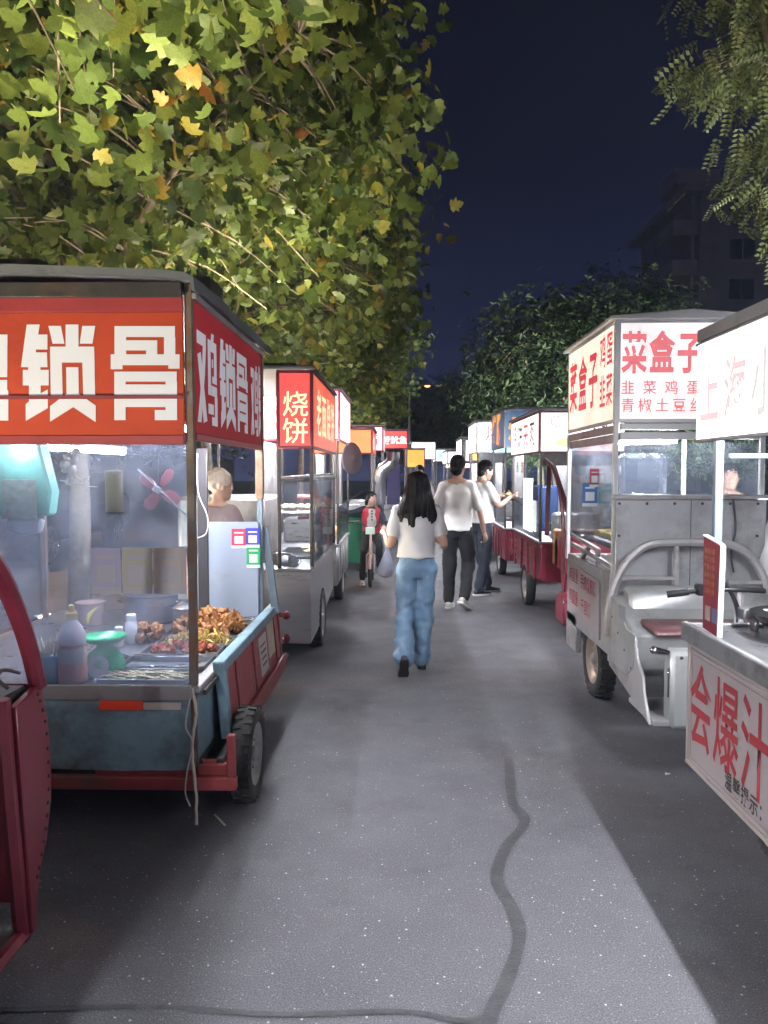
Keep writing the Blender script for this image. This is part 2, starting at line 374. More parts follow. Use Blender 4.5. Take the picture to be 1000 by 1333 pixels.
for X0, nm in ((-2.92, 'kerb_left'), (3.2, 'kerb_right')):
    k = MB()
    kb = MB().box(X0, X0+.17, -.49, .49, -.2, .12).mesh('kerb_stone', CONC, None, .012)
    first = None
    base = put(MB().box(X0+.02, X0+.15, -14, 120, -.3, .05).mesh(nm, CONC), nm, kind='structure')
    for i in range(60):
        put(kb, 'kerb_stone', base).location = (0, -5+i*1.0, 0)

# ------------------------------------------------------------------ trees
def pack(name, bv, bt, pos, rot, scl, hue, m):
    """many small leaf shapes as one mesh; rot (n,3,3)"""
    n = len(pos); k = len(bv); bv = np.array(bv, float)
    V = np.einsum('nij,kj->nki', rot, bv)*scl[:, None, None]+pos[:, None, :]
    T = (np.array(bt)[None]+(np.arange(n)*k)[:, None, None]).reshape(-1, 3)
    me = bpy.data.meshes.new(name); me.vertices.add(n*k); me.vertices.foreach_set('co', V.reshape(-1).astype(np.float32))
    me.loops.add(T.size); me.loops.foreach_set('vertex_index', T.reshape(-1).astype(np.int32))
    me.polygons.add(len(T)); me.polygons.foreach_set('loop_start', np.arange(0, T.size, 3, dtype=np.int32)); me.polygons.foreach_set('loop_total', np.full(len(T), 3, dtype=np.int32))
    at = me.attributes.new('hue', 'FLOAT', 'POINT'); at.data.foreach_set('value', np.repeat(hue, k).astype(np.float32))
    me.materials.append(m); me.update(); me.validate()
    return me
def rots(nrm, rg):
    """frames whose z is nrm with random spin"""
    n = nrm/np.linalg.norm(nrm, axis=1)[:, None]; a = rg.normal(size=n.shape); x = np.cross(a, n); x /= np.linalg.norm(x, axis=1)[:, None]; y = np.cross(n, x)
    return np.stack([x, y, n], axis=2)
# plane-tree leaf: five pointed lobes, folded a little along the veins
_o = [(0, -.42, 0), (.2, -.46, -.03), (.46, -.3, -.08), (.3, -.12, 0), (.52, .12, -.09), (.24, .14, 0), (.26, .3, -.03), (0, .58, -.1), (-.26, .3, -.03), (-.24, .14, 0), (-.52, .12, -.09), (-.3, -.12, 0), (-.46, -.3, -.08), (-.2, -.46, -.03)]
LEAF_V = [(0, -.1, .035)]+_o; LEAF_T = [(0, i, i % 14+1) for i in range(1, 15)]
PLANE_LEAF = leafmat('plane_leaf', [(0, (.045, .075, .02)), (.4, (.10, .135, .03)), (.68, (.17, .19, .04)), (.86, (.3, .21, .035)), (1, (.32, .13, .03))], .42)
BARK = mat('plane_bark', (.24, .2, .16), .8, 0, .3, 9, .3, 30, dirt=(.36, .34, .27), damt=.6, dscale=4)
TWIG = mat('twig_bark', (.2, .15, .11), .8, 0, .3, 9, .2, 30)
def tree_geo(seed, trunk_h, top, cen, rad3, tips, per, lsize, tr=.1, spread=.34, low=-1.0):
    """skeleton and leaf positions of a broadleaf street tree standing at the origin"""
    rg = np.random.default_rng(seed); rn = random.Random(seed)
    cen = np.array(cen); rad3 = np.array(rad3)
    limbs = []; sk = []
    trunk = [Vector((0, 0, -.05)), Vector((.03, .02, trunk_h*.5)), Vector((.0, .05, trunk_h)), Vector((.1, 0, (trunk_h+top)/2)), Vector((0, 0, top*.92))]
    limbs.append((catmull(trunk, 5), [tr*1.25, tr*.55] if 0 else None, tr*1.15, tr*.12))
    for i in range(9):
        a = 2*PI*i/9+rn.uniform(-.3, .3); z0 = trunk_h*.9+(i % 4)*(top-trunk_h)*.16
        e = Vector(cen)+Vector((math.cos(a)*rad3[0]*.82, math.sin(a)*rad3[1]*.82, rn.uniform(-.55, .5)*rad3[2])); s = Vector((0, .03, z0)); mid = s.lerp(e, .5)+Vector((rn.uniform(-.2, .2), rn.uniform(-.2, .2), rn.uniform(.1, .5)))
        P = catmull([s, mid, e], 8); limbs.append((P, None, tr*.5, tr*.1)); sk += P[3:]
    sk += limbs[0][0][10:]
    ska = np.array([tuple(p) for p in sk])
    d = rg.normal(size=(tips, 3)); d /= (np.abs(d)**2.8).sum(1)[:, None]**(1/2.8); rr = rg.uniform(.0, 1, tips)**.42
    wob = np.array([1+.22*noise.noise(Vector(v)*2.3+Vector((seed, 0, 0))) for v in d])
    T = cen+d*rad3*(rr*wob)[:, None]
    T = T[T[:, 2] > cen[2]+low*rad3[2]]
    twigs = []
    for p in T:
        j = np.argmin(((ska-p)**2).sum(1)); q = ska[j]
        m_ = (p+q)/2+np.array([0, 0, .12]); twigs.append((q, m_, p))
    n = len(T)*per
    base = np.repeat(T, per, axis=0); P = base+rg.normal(size=(n, 3))*spread*np.array([1, 1, .75])
    out = (P-cen)/rad3; nrm = out*.5+rg.normal(size=(n, 3))*.55+np.array([0, 0, .35])
    R = rots(nrm, rg); S = rg.uniform(.65, 1.2, n)*lsize
    hue = np.clip(np.repeat(rg.normal(.42, .14, len(T)), per)+rg.normal(0, .15, n), 0, 1)
    return limbs, twigs, P, R, S, hue
def tree_wood(root, limbs, twigs, bark, every=1, r=.012):
    b = MB(); P, _, r0, r1 = limbs[0]; n = len(P); b.tube(P, [r0+(r1-r0)*i/(n-1) for i in range(n)], 12)
    tk = b.build('trunk', bark, root)
    b = MB()
    for P, _, r0, r1 in limbs[1:]:
        n = len(P); b.tube(P, [r0+(r1-r0)*i/(n-1) for i in range(n)], 8)
    for q, m_, p in twigs[::every]: b.tube(catmull([q, m_, p], 3), [r, r*.9, r*.8, r*.7, r*.55, r*.45, r*.3], 4, False)
    b.build('branches', TWIG, root)
def plane_tree(loc, seed, label, tips=850, per=17, single=300, ls=.15):
    root = thing('plane_tree', label, 'tree', loc, 0, 'plane trees along the kerb')
    limbs, twigs, P, R, S, hue = tree_geo(seed, 2.6, 8.2, (.1, .1, 5.75), (2.95, 2.75, 2.7), tips, per, ls, .1, .27)
    tree_wood(root, [( [Vector(p)+Vector(loc) for p in l[0]],)+l[1:] for l in limbs], [tuple(np.array(a)+np.array(loc) for a in t) for t in twigs], BARK)
    for q in ((-1.25, 4.35, 2.5), (-2.0, 3.95, 2.5), (-1.2, 7.4, 2.5), (-1.2, 9.7, 2.6)):
        k_ = np.linalg.norm(P+np.array(loc)-np.array(q), axis=1) > 1.25; P, R, S, hue = P[k_], R[k_], S[k_], hue[k_]   # leaves cleared round the added roof floodlights
    if single:
        W = P+np.array(loc)
        dd = np.linalg.norm(W-np.array([0, 0, CAM_H]), axis=1)
        C = (W-np.array([0, 0, CAM_H])) @ np.array(_R); xx = 500+1000*C[:, 0]/-C[:, 2]; yy = 666.5-1000*C[:, 1]/-C[:, 2]
        ok = (C[:, 2] < 0) & (xx > -60) & (xx < 1060) & (yy > -60) & (yy < 1333)
        far = ~(ok & (dd < 4.1)); P, R, S, hue, dd, ok = P[far], R[far], S[far], hue[far], dd[far], ok[far]   # no twigs hang that low over the lane
        dd[~ok] = 1e9
        idx = np.argsort(dd)[:single]; keep = np.ones(len(P), bool); keep[idx] = False
        for j in idx:
            k = int(round(hue[j]*9)); nm = 'leaf%d' % k
            me = LEAVES.get(k)
            if me is None: me = LEAVES[k] = pack('leaf', LEAF_V, LEAF_T, np.zeros((1, 3)), np.eye(3)[None], np.ones(1), np.array([k/9]), PLANE_LEAF)
            o = bpy.data.objects.new('leaf', me); COL.objects.link(o); o.parent = root
            o.matrix_local = Matrix.Translation(Vector(P[j])) @ Matrix(R[j].tolist()).to_4x4() @ Matrix.Scale(float(S[j]), 4)
        P, R, S, hue = P[keep], R[keep], S[keep], hue[keep]
    put(pack('crown', LEAF_V, LEAF_T, P, R, S, hue, PLANE_LEAF), 'crown', root, kind='stuff')
    return root
LEAVES = {}
TX = -2.98
plane_tree((TX-.15, 2.5, .1), 11, 'big-leaved plane tree overhanging the red fried chicken cart from behind the maroon cab', 1350, 17, 300, .165)
t1 = plane_tree((TX, 7.0, .1), 23, 'plane tree whose pale trunk rises right behind the red fried chicken cart roof', 1350, 17, 300, .155)
t2 = plane_tree((TX, 11.7, .1), 35, 'plane tree standing behind the baked flatbread stall', 760, 17, 0, .19)
for i, (y, lb) in enumerate(((16.4, 'plane tree behind the stall with the orange sign'), (21.3, 'plane tree behind the stalls with silver duct and small red sign'), (27, 'plane tree beside the lit street lamp'))):
    c = copy_tree(t2); c.location = (TX+.25*i, y, .1); c.rotation_euler = (0, 0, 1.3+i*1.9); c['label'] = lb; c.scale = (1, 1, 1.0-.03*i)
# ---- locust tree hanging in from the right
def pinnate(n=7):
    V = []; T = []
    for i in range(n):
        for sd in (-1, 1):
            y = i/n*.9+.1; k = len(V); w = .045; l = .2*(1-.4*abs(i/n-.45)); a = Vector((sd*l*.93, l*.32, -.05)); o = Vector((0, y, -.14*y*y)); pr = Vector((-.32*sd, .94, 0))*w
            V += [tuple(o), tuple(o+a*.5+pr), tuple(o+a), tuple(o+a*.5-pr)]; T += [(k, k+1, k+2), (k, k+2, k+3)]
    return V, T
PV, PT = pinnate()
LOCUST = leafmat('locust_leaf', [(0, (.07, .085, .03)), (.5, (.15, .17, .06)), (1, (.26, .25, .1))], .35)
loc = (5.28, 6.2, .1)
lr = thing('locust_tree', 'feathery-leaved locust tree drooping over the bright white sign', 'tree', loc)
limbs, twigs, P, R, S, hue = tree_geo(5, 2.6, 7.5, (0, 0, 5.75), (2.75, 2.6, 2.35), 700, 20, .32, .12, .15)
R = rots(np.random.default_rng(9).normal(size=P.shape)*.5+np.array([0, -.5, .6]), np.random.default_rng(3))
# leaves hang: leaf axis (local y) mostly down and outward
rg = np.random.default_rng(4); yv = np.stack([rg.normal(-.15, .5, len(P)), rg.normal(-.1, .5, len(P)), rg.normal(-.75, .35, len(P))], 1); yv /= np.linalg.norm(yv, axis=1)[:, None]
xv = np.cross(yv, rg.normal(size=P.shape)); xv /= np.linalg.norm(xv, axis=1)[:, None]; R = np.stack([xv, yv, np.cross(xv, yv)], 2)
tree_wood(lr, [([Vector(p)+Vector(loc) for p in l[0]],)+l[1:] for l in limbs], [tuple(np.array(a)+np.array(loc) for a in t) for t in twigs], BARK, 1, .008)
put(pack('crown', PV, PT, P, R, S, hue, LOCUST), 'crown', lr, kind='stuff')
# ---- dark trees at the end of the street and behind both rows
CLV = [(0, 0, 0), (.16, .3, .05), (0, .75, -.1), (-.16, .3, .05), (.45, .2, .1), (.7, .45, 0), (.4, .4, .12), (-.45, .2, -.1), (-.7, .45, 0), (-.4, .42, -.12)]
CLT = [(0, 1, 2), (0, 2, 3), (0, 4, 5), (0, 5, 6), (0, 7, 8), (0, 8, 9)]
DARKLEAF = leafmat('dark_leaf', [(0, (.04, .06, .03)), (.5, (.08, .11, .05)), (1, (.15, .16, .07))], .3)
def far_tree(loc, seed, label, cen, rad3, tips, sz, single=None):
    r = thing('dark_tree', label, 'tree', loc, 0, 'dark trees behind the market')
    limbs, twigs, P, R, S, hue = tree_geo(seed, 2.2, cen[2]+rad3[2]*.8, cen, rad3, tips, 12, sz, .14, .42)
    tree_wood(r, [([Vector(p)+Vector(loc) for p in l[0]],)+l[1:] for l in limbs], [tuple(np.array(a)+np.array(loc) for a in t) for t in twigs], BARK, 3)
    put(pack('crown', CLV, CLT, P, R, S, hue, DARKLEAF), 'crown', r, kind='stuff')
    return r
fa = far_tree((4.9, 27, .1), 51, 'rounded dark tree behind the stalls, beside the street lamp', (0, 0, 4.6), (2.5, 2.4, 2.9), 420, .33)
fb = far_tree((8.0, 29, .1), 52, 'taller dark tree peaking behind the vegetable pie cart', (0, 0, 5.4), (2.4, 2.4, 3.3), 420, .33)
def far_copy(src, loc, rz, s, lb):
    c = copy_tree(src); c.location = loc; c.rotation_euler = (0, 0, rz); c.scale = (s, s, s); c['label'] = lb; return c
far_copy(fa, (11.2, 27, .1), 2, .8, 'low dark tree behind the vegetable pie cart sign')
far_copy(fb, (3.2, 48, .1), 1, .85, 'dark tree closing the far end of the street')
far_copy(fa, (-.5, 56, .1), 4, 1.1, 'dark tree standing behind the lit street lamp')
far_copy(fb, (6.6, 58, .1), 3, 1.0, 'dark tree farthest off beyond the street end')
far_copy(fa, (-9.5, 22, .1), 1, 1.15, 'dark tree beyond the left pavement behind the plane trees')
far_copy(fb, (-11, 12, .1), 5, 1.0, 'dark tree behind the parked dark car')
far_copy(fa, (-8.4, 31, .1), 5, 1.2, 'dark tree deep behind the row of plane trees')
ORL = leafmat('amber_leaf', [(0, (.16, .1, .015)), (.5, (.3, .17, .02)), (1, (.4, .2, .03))], .35)  # the sodium lamp's amber is put into the leaf colours
oloc = (-9.35, 16.2, .1)
ot = thing('small_tree', 'small tree glowing amber above the red fried chicken cart roof', 'tree', oloc)
limbs, twigs, P, R, S, hue = tree_geo(77, 2.5, 6.5, (0, 0, 5.0), (1.15, 1.1, 1.5), 200, 12, .2, .07, .25)
tree_wood(ot, [([Vector(p)+Vector(oloc) for p in l[0]],)+l[1:] for l in limbs], [tuple(np.array(a)+np.array(oloc) for a in t) for t in twigs], BARK, 2)
put(pack('crown', CLV, CLT, P, R, S, hue, ORL), 'crown', ot, kind='stuff')

# ------------------------------------------------------------------ street lamps (a row; one is in view, the near ones light the leaves)
POLE = mat('lamp_pole', (.4, .4, .42), .45, .4, .1, 6)
def street_lamp(loc, h, arm, label, power, col, name='street_lamp', spot=False):
    r = thing(name, label, 'street lamp', loc, 0, 'street lamps'); x, y, z = loc
    MB().lathe([(.12, 0), (.12, .25), (.075, .32), (.045, h)], loc, 14).build('pole', POLE, r)
    a = Vector(arm); top = Vector((x, y, h))
    MB().tube(catmull([top-Vector((0, 0, .3)), top+Vector((0, 0, .18)), top+a*.5+Vector((0, 0, .3)), top+a+Vector((0, 0, .22))], 5), .026, 8).build('arm', POLE, r)
    hd = MB(); c = top+a+Vector((0, 0, .2)); d = a.normalized(); s = Vector((-d.y, d.x, 0))
    for k, (t, w, hh) in enumerate(((-.12, .06, .05), (.05, .11, .08), (.35, .13, .08), (.5, .05, .04))): pass
    prof = [(-.12, .05), (.0, .1), (.3, .13), (.48, .09), (.54, .03)]
    vs = []
    for t, w in prof: vs += [c+d*t-s*w, c+d*t-s*w*.6+Vector((0, 0, w*.8)), c+d*t+s*w*.6+Vector((0, 0, w*.8)), c+d*t+s*w]
    fs = [(4*i+k, 4*i+(k+1) % 4, 4*i+4+(k+1) % 4, 4*i+4+k) for i in range(4) for k in range(4)]+[(0, 1, 2, 3), (16, 17, 18, 19)]
    hd.add(vs, fs).build('lamp_head', POLE, r)
    MB().ell(c+d*.22-Vector((0, 0, .02)), (.13, .1, .06)).build('bulb', emat('bulb_%s' % label[:8], col, power), r)
    return r
street_lamp((.42, 36, .1), 5.35, (.62, -.2, 0), 'lit sodium street lamp glowing orange at the end of the street', 5, (1, .34, .09))
# ------------------------------------------------------------------ red fried-chicken cart (left, near)
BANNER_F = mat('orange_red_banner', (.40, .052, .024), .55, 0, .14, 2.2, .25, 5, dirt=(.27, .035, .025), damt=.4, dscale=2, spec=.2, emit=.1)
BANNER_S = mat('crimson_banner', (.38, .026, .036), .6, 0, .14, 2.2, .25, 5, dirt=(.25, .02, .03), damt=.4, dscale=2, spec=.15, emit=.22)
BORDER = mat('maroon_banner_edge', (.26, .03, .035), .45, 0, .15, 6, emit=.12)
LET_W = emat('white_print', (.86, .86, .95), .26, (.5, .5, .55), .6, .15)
BLUEW = mat('worn_blue_paint', (.23, .37, .46), .45, .1, .22, 4, .1, 30, dirt=(.10, .095, .095), damt=.72, dscale=3.2)
BLUEG = mat('blue_grey_board', (.34, .40, .50), .4, .1, .07, 3, dirt=(.32, .34, .38), damt=.3)
TARP = mat('grey_tarp', (.13, .14, .16), .5, .05, .15, 5, .15, 18, dirt=(.06, .06, .065), damt=.4)
GLASS_A = glass('greasy_perspex', .075, (.76, .82, .92), .2, .9, 3.5)
GLASS = glass('clear_perspex', .03, (.93, .96, .98), .1, .8, 4)

ZP = 3.3/4000   # metres per outline unit of the block letters
SUO = [[(140,210),(208,210),(200,262),(248,262),(248,340),(188,340),(188,355),(246,355),(248,432),(212,432),(212,446),(255,446),(255,527),(213,527),(213,568),(250,548),(250,645),(135,712),(135,625),(152,610),(152,527),(120,527),(120,446),(148,446),(148,432),(110,432)],
       [(253,217),(318,217),(337,310),(275,310)], [(430,217),(497,217),(483,310),(416,310)],
       [(343,210),(410,210),(410,325),(492,325),(497,582),(435,582),(430,408),(324,408),(328,582),(266,582),(262,325),(343,325)],
       [(346,432),(410,432),(412,570),(500,632),(500,718),(383,640),(262,716),(262,635),(348,570)]]
def rc(a, b, c, d): return [(a,b),(c,b),(c,d),(a,d)]
GU = [rc(597,218,912,275), rc(597,275,658,365), rc(855,275,914,365), rc(658,292,820,345), rc(762,345,820,365), rc(578,365,937,422), rc(578,422,640,443), rc(878,422,937,440),
      rc(597,455,922,507), rc(597,507,656,708), rc(864,507,924,708), rc(656,522,864,576), rc(656,588,864,640), rc(808,655,864,708)]
JI = [rc(0,30,175,95), [(112,95),(175,95),(150,230),(70,485),(0,485),(85,250)], [(8,150),(72,130),(185,470),(112,485)],
      [(285,0),(340,0),(325,40),(270,40)], rc(205,40,390,98), rc(205,98,264,330), rc(330,98,390,225), rc(284,135,312,180), rc(290,225,390,262), rc(264,276,390,330), rc(336,330,396,488), rc(200,376,312,430), rc(272,442,336,488)]
JI = [[(x, y+222) for x, y in P] for P in JI]
XA0, XA1, YA0, YA1 = -2.34, -.905, 3.3, 4.95
A = thing('food_cart', 'red fried chicken cart with big white block lettering and greasy glass front', 'food cart', (-1.6, 4.2, 0))
# posts
for nm, x, y, z0, z1, m in (('post', -.905, 3.315, .3, 2.4, RUSTY), ('post', -2.32, 3.315, .3, 2.4, RUSTY), ('post', -.905, 4.94, .64, 1.42, GREYPOST), ('post', -2.32, 4.94, .3, 2.4, RUSTY)):
    bar(nm, m, A, (x, y, z0), (x, y, z1), .034)
bar('post', mat('ochre_rust', (.33, .22, .14), .65, .2, .25, 14, .2, 50, dirt=(.16, .08, .05), damt=.6), A, (-.905, 4.94, 1.42), (-.905, 4.94, 2.36), .05)
# roof: tarpaulin over a shallow arch, turned down at the edges
b = MB(); prof = [(-2.42, 2.385), (-2.42, 2.425), (-2.3, 2.45), (-1.65, 2.475), (-1.0, 2.455), (-.90, 2.445), (-.865, 2.425), (-.86, 2.37), (-.872, 2.37), (-.88, 2.41), (-1.0, 2.425), (-1.65, 2.44), (-2.3, 2.42), (-2.405, 2.385)]
vs = []; ny_ = 12
for j in range(ny_+1):
    y = 3.235+j*(5.12-3.235)/ny_
    for x, z in prof: vs.append((x+.004*math.sin(j*2.1+x*7), y, z+.006*math.sin(j*1.3+x*3)-(.012 if j == 0 else 0)))
n = len(prof); b.add(vs, [(j*n+i, j*n+(i+1) % n, (j+1)*n+(i+1) % n, (j+1)*n+i) for j in range(ny_) for i in range(n)]+[tuple(range(n)), tuple(ny_*n+i for i in range(n))])
b.build('roof', TARP, A)
bx('roof_edge', DARKST, A, -2.36, -.925, 3.262, 3.29, 2.335, 2.40)
bx('soffit', mat('cream_soffit', (.7, .69, .66), .5, 0, .1, 5, dirt=(.4, .36, .3), damt=.4), A, -2.33, -.93, 3.34, 4.93, 2.36, 2.375)
# near banner
sg = bx('sign_panel', BANNER_F, A, -2.335, -.925, 3.282, 3.30, 1.755, 2.275, .002)
bx('sign_border', BORDER, A, -2.335, -.925, 3.278, 3.305, 2.275, 2.345, .003)
bx('sign_border', BORDER, A, -2.335, -.925, 3.278, 3.305, 1.715, 1.755, .003)
def fA(u, v, o):   # outline units (4 per photo pixel) onto the near banner
    p = PY(u/4, 370+v/4, 3.282); return (p.x, 3.282-.002-o, p.z)
polys(A, 'lettering', LET_W, SUO, fA); polys(A, 'lettering', LET_W, GU, fA)
polys(A, 'lettering', LET_W, [[(x*.95-330, y) for x, y in P] for P in JI], fA)
# dark strip across the banner, put in for the shade of a bar behind
bar('sign_rail', mat('maroon_shade_strip', (.2, .03, .04), .5, 0, .2), A, (-2.33, 3.272, 1.915), (-.925, 3.272, 1.917), .008, .016, .002)
# road-side banner
YS0, YS1 = 3.335, 4.915
bx('sign_panel', BANNER_S, A, -.905, -.888, YS0, YS1, 1.765, 2.335, .002)
bx('sign_border', BORDER, A, -.91, -.884, YS0, YS1, 1.735, 1.765, .003)
bx('sign_rail', ZINC, A, -.905, -.872, 3.30, 4.96, 2.335, 2.362, .003)
def fS(y0, wid):
    def f(u, v, o): return (-.888+.002+o, y0+u*wid, 2.255-(v-210)*.00088)
    return f
for P_, y0, x0, w_ in ((JI, 3.36, 0, .36/396), (SUO, 3.78, 110, .36/390), (GU, 4.17, 578, .30/360), (JI, 4.57, 0, .22/396)):
    polys(A, 'lettering', LET_W, [[(x-x0, y) for x, y in P] for P in P_], fS(y0, w_))
polys(A, 'lettering', LET_W, [[(x-110, y) for x, y in P] for P in SUO[:1]], fS(4.81, .2/390))
# glass front, tray, body
bx('glass_pane', GLASS_A, A, XA0+.03, XA1-.02, 3.308, 3.312, .665, 1.715, 0)
bx('glass_pane', GLASS, A, XA0+.01, XA0+.014, 3.33, 4.92, .665, 1.715, 0)
bx('tray_top', STEEL, A, XA0, -.93, 3.30, 5.2, .625, .645, .003)
bx('tray_lip', STEEL2, A, XA0+.01, -.91, 3.278, 3.30, .60, .668, .004)
b = MB().box(-.93, -.87, 3.29, 5.24, .63, .662); b.build('tray_edge', ZINC, A, .006)
bx('tray_groove', DARKST, A, -.868, -.852, 3.32, 5.22, .615, .64, .003)
b = MB()
nxp = 14
vs = []
for i in range(nxp+1):
    for j in range(7):
        x = XA0+.01+i*(XA1-XA0-.02)/nxp; z = .285+j*(.6-.285)/6
        vs.append((x, 3.296+.005*noise.noise(Vector((x*3, z*5, 1)))-.004*math.sin(j/6*PI), z+(.012*noise.noise(Vector((x*6, 3, 0))) if j == 0 else 0)))
k = len(vs); vs += [(x, y+.02, z) for x, y, z in vs]
fs = [(i*7+j, (i+1)*7+j, (i+1)*7+j+1, i*7+j+1) for i in range(nxp) for j in range(6)]
fs += [tuple(q+k for q in f)[::-1] for f in fs]+[(i*7, i*7+k, (i+1)*7+k, (i+1)*7) for i in range(nxp)]
b.add(vs, fs); b.build('rear_panel', BLUEW, A)
bx('side_panel', BLUEW, A, -.915, -.887, 3.30, 3.86, .26, .628, .004)
bx('reflector', emat('red_reflector', (.6, .05, .02), .10, (.6, .05, .02), .25), A, *[f(PY(a, 927, 3.29).x) for a, f in ((130, float), (186, float))], 3.286, 3.2905, .555, .598, .001)  # the reflector's shine is put in as a slight glow
bx('reflector', mat('white_reflector', (.6, .55, .5), .3, 0, .1, dirt=(.4, .3, .22), damt=.5), A, *[PY(a, 927, 3.29).x for a in (187, 236)], 3.286, 3.2905, .558, .59, .001)
# chassis, bumper
for x0, x1, y0, y1, z0, z1 in ((-2.4, -.715, 3.27, 3.31, .205, .262), (-2.4, -2.35, 3.31, 6.1, .215, .258), (-.84, -.80, 3.31, 5.2, .215, .258)): bx('chassis_bar', REDP, A, x0, x1, y0, y1, z0, z1, .004)
bx('chassis_bar', REDP, A, -.755, -.72, 3.272, 3.308, .262, .45, .004)
bx('bumper_plate', REDP, A, -1.35, -.76, 3.30, 3.34, .262, .31, .003)
# hinged red side gate hanging a little outwards
gt = MB(); gy0, gy1 = 3.58, 5.2
gt.prism([(-.865, .668), (-.835, .668), (-.805, .345), (-.835, .345)], gy0+.02, gy1, 'y'); gate = gt.build('side_gate', mat('faded_red_gate', (.36, .07, .075), .5, .05, .2, 5, .1, 30, dirt=(.33, .3, .3), damt=.42, dscale=4), A, .004)
MB().prism([(-.875, .70), (-.826, .70), (-.796, .335), (-.845, .335)], gy0-.03, gy0+.02, 'y').build('gate_frame', BLUEW, gate, .004)
MB().prism([(-.885, .705), (-.826, .705), (-.82, .655), (-.878, .655)], gy0-.028, gy1, 'y').build('gate_frame', BLUEW, gate, .005)
for yy in (3.8, 4.25, 4.95, 5.12):
    MB().prism([(-.832, .645), (-.823, .645), (-.798, .36), (-.807, .36)], yy, yy+.035, 'y').build('gate_rib', MATS['faded_red_gate'], gate, .004)
PAPER = mat('weathered_paper', (.62, .58, .55), .7, 0, .1, 8, dirt=(.4, .25, .2), damt=.3)
RINK = mat('red_ink', (.33, .025, .035), .6, 0, .1); KINK = mat('black_ink', (.03, .03, .03), .6, 0, .1)
def gate_pt(y, t, o=.0): return Vector((-.835+.03*t+o, y, .668-.323*t))
for (y0, y1, t0, t1, m) in ((4.42, 4.66, .15, .85, PAPER), (4.7, 4.93, .08, .72, mat('cream_poster', (.6, .5, .4), .7, 0, .15, 8, dirt=(.45, .4, .38), damt=.4))):
    q = [gate_pt(y0, t0, .004), gate_pt(y1, t0, .004), gate_pt(y1, t1, .004), gate_pt(y0, t1, .004)]
    MB().add(q+[p-Vector((.003, 0, 0)) for p in q], [(0,1,2,3),(7,6,5,4),(0,1,5,4),(1,2,6,5),(2,3,7,6),(3,0,4,7)]).build('poster', m, gate)
for k in range(4):
    y0 = 4.445
    polys(gate, 'poster_lines', KINK if k % 2 else RINK, [[(y0+.01*k, .3+.12*k), (y0+.17, .3+.12*k), (y0+.17, .335+.12*k), (y0+.01*k, .335+.12*k)]], lambda y, t, o: tuple(gate_pt(y, t, .0055+o)))
bar('tail_lamp_bracket', REDP, A, (-.83, 5.2, .62), (-.80, 5.27, .60), .03); MB().ell((-.79, 5.28, .60), (.03, .035, .03)).build('tail_lamp', MAROON, A); MB().ell((-.79, 5.27, .44), (.028, .03, .035)).build('tail_lamp', MAROON, A)
bar('far_frame', GREYPOST, A, (-.825, 5.04, .66), (-.885, 4.985, 1.24), .05, .03)
bx('skirt', REDP, A, -.80, -.778, 3.86, 5.2, .262, .36, .004)
bx('skirt', REDP, A, -.87, -.81, 3.31, 3.56, .262, .33, .004)
# wheels and drive end (faces away)
wheel(A, (-.74, 3.67, .225), .225, .1); wheel(A, (-2.3, 3.70, .245), .245, .105); wheel(A, (-1.6, 6.0, .25), .25, .1)
bx('bed_floor', DARKST, A, -2.3, -.78, 3.32, 5.3, .3, .33); bx('axle', DARKST, A, -2.3, -.8, 3.76, 3.84, .23, .31)
MB().tube(catmull([(-1.6, 5.95, .3), (-1.6, 5.8, .7), (-1.6, 5.72, 1.0)], 4), .03, 8).build('fork', REDP, A)
MB().tube(catmull([(-1.95, 5.55, 1.0), (-1.8, 5.7, 1.02), (-1.4, 5.7, 1.02), (-1.25, 5.55, 1.0)], 4), .014, 8).build('handlebar', BLACK, A)
# inner back board with payment cards, dark stand, cable
bx('back_board', BLUEG, A, -1.335, -.91, 4.895, 4.92, .66, 1.275, .004)
def card(parent, c, w, h, col, ux=(1,0,0), n=(0,-1,0), nm='payment_card', hazed=False):
    """payment card: coloured plate, white square, white footer (the code itself is left out)"""
    ux = Vector(ux); n = Vector(n); uz = Vector((0,0,1)); c = Vector(c)
    def pl(b, x0, x1, z0, z1, d0, d1):
        q = [c+ux*x0+uz*z0, c+ux*x1+uz*z0, c+ux*x1+uz*z1, c+ux*x0+uz*z1]
        b.add([p+n*d0 for p in q]+[p+n*d1 for p in q], [(0,1,2,3),(7,6,5,4),(0,1,5,4),(1,2,6,5),(2,3,7,6),(3,0,4,7)])
    b = MB(); pl(b, -w/2, w/2, -h/2, h/2, .0, .003); o = b.build(nm, mat('card_%d_%d_%d' % tuple(int(v*99) for v in col), col, .4, 0, .04), parent)
    b = MB(); pl(b, -w*.3, w*.3, -h*.26, h*.12, .003, .0042); pl(b, -w*.32, w*.32, h*.26, h*.33, .003, .0042); pl(b, -w/2, w/2, -h/2, -h*.36, .003, .0042)
    b.build('card_print', mat('card_white', (.75, .75, .78), .4, 0, .05) if not hazed else mat('card_grey', (.5, .48, .52), .5, 0, .05), o)
    return o
for (x, y, w, h, c) in ((311, 701, .093, .125, (.55, .05, .1)), (329, 700, .09, .125, (.05, .06, .42)), (330, 725, .088, .14, (.02, .38, .12))):
    p = PY(x, y, 4.892); card(A, (p.x, 4.894, p.z), w, h, c)
bx('dark_panel', mat('charcoal_panel', (.06, .06, .07), .4, .2, .1), A, *sorted([PY(257, 640, 4.7).x, PY(270, 640, 4.7).x]), 4.69, 4.72, .66, 1.74, .003)
MB().tube(catmull([PY(257, 590, 4.6), PY(258, 640, 4.6), PY(270, 672, 4.6), PY(268, 695, 4.6), PY(252, 701, 4.6)], 6), .0035, 6).build('cable', WHITEP, A)
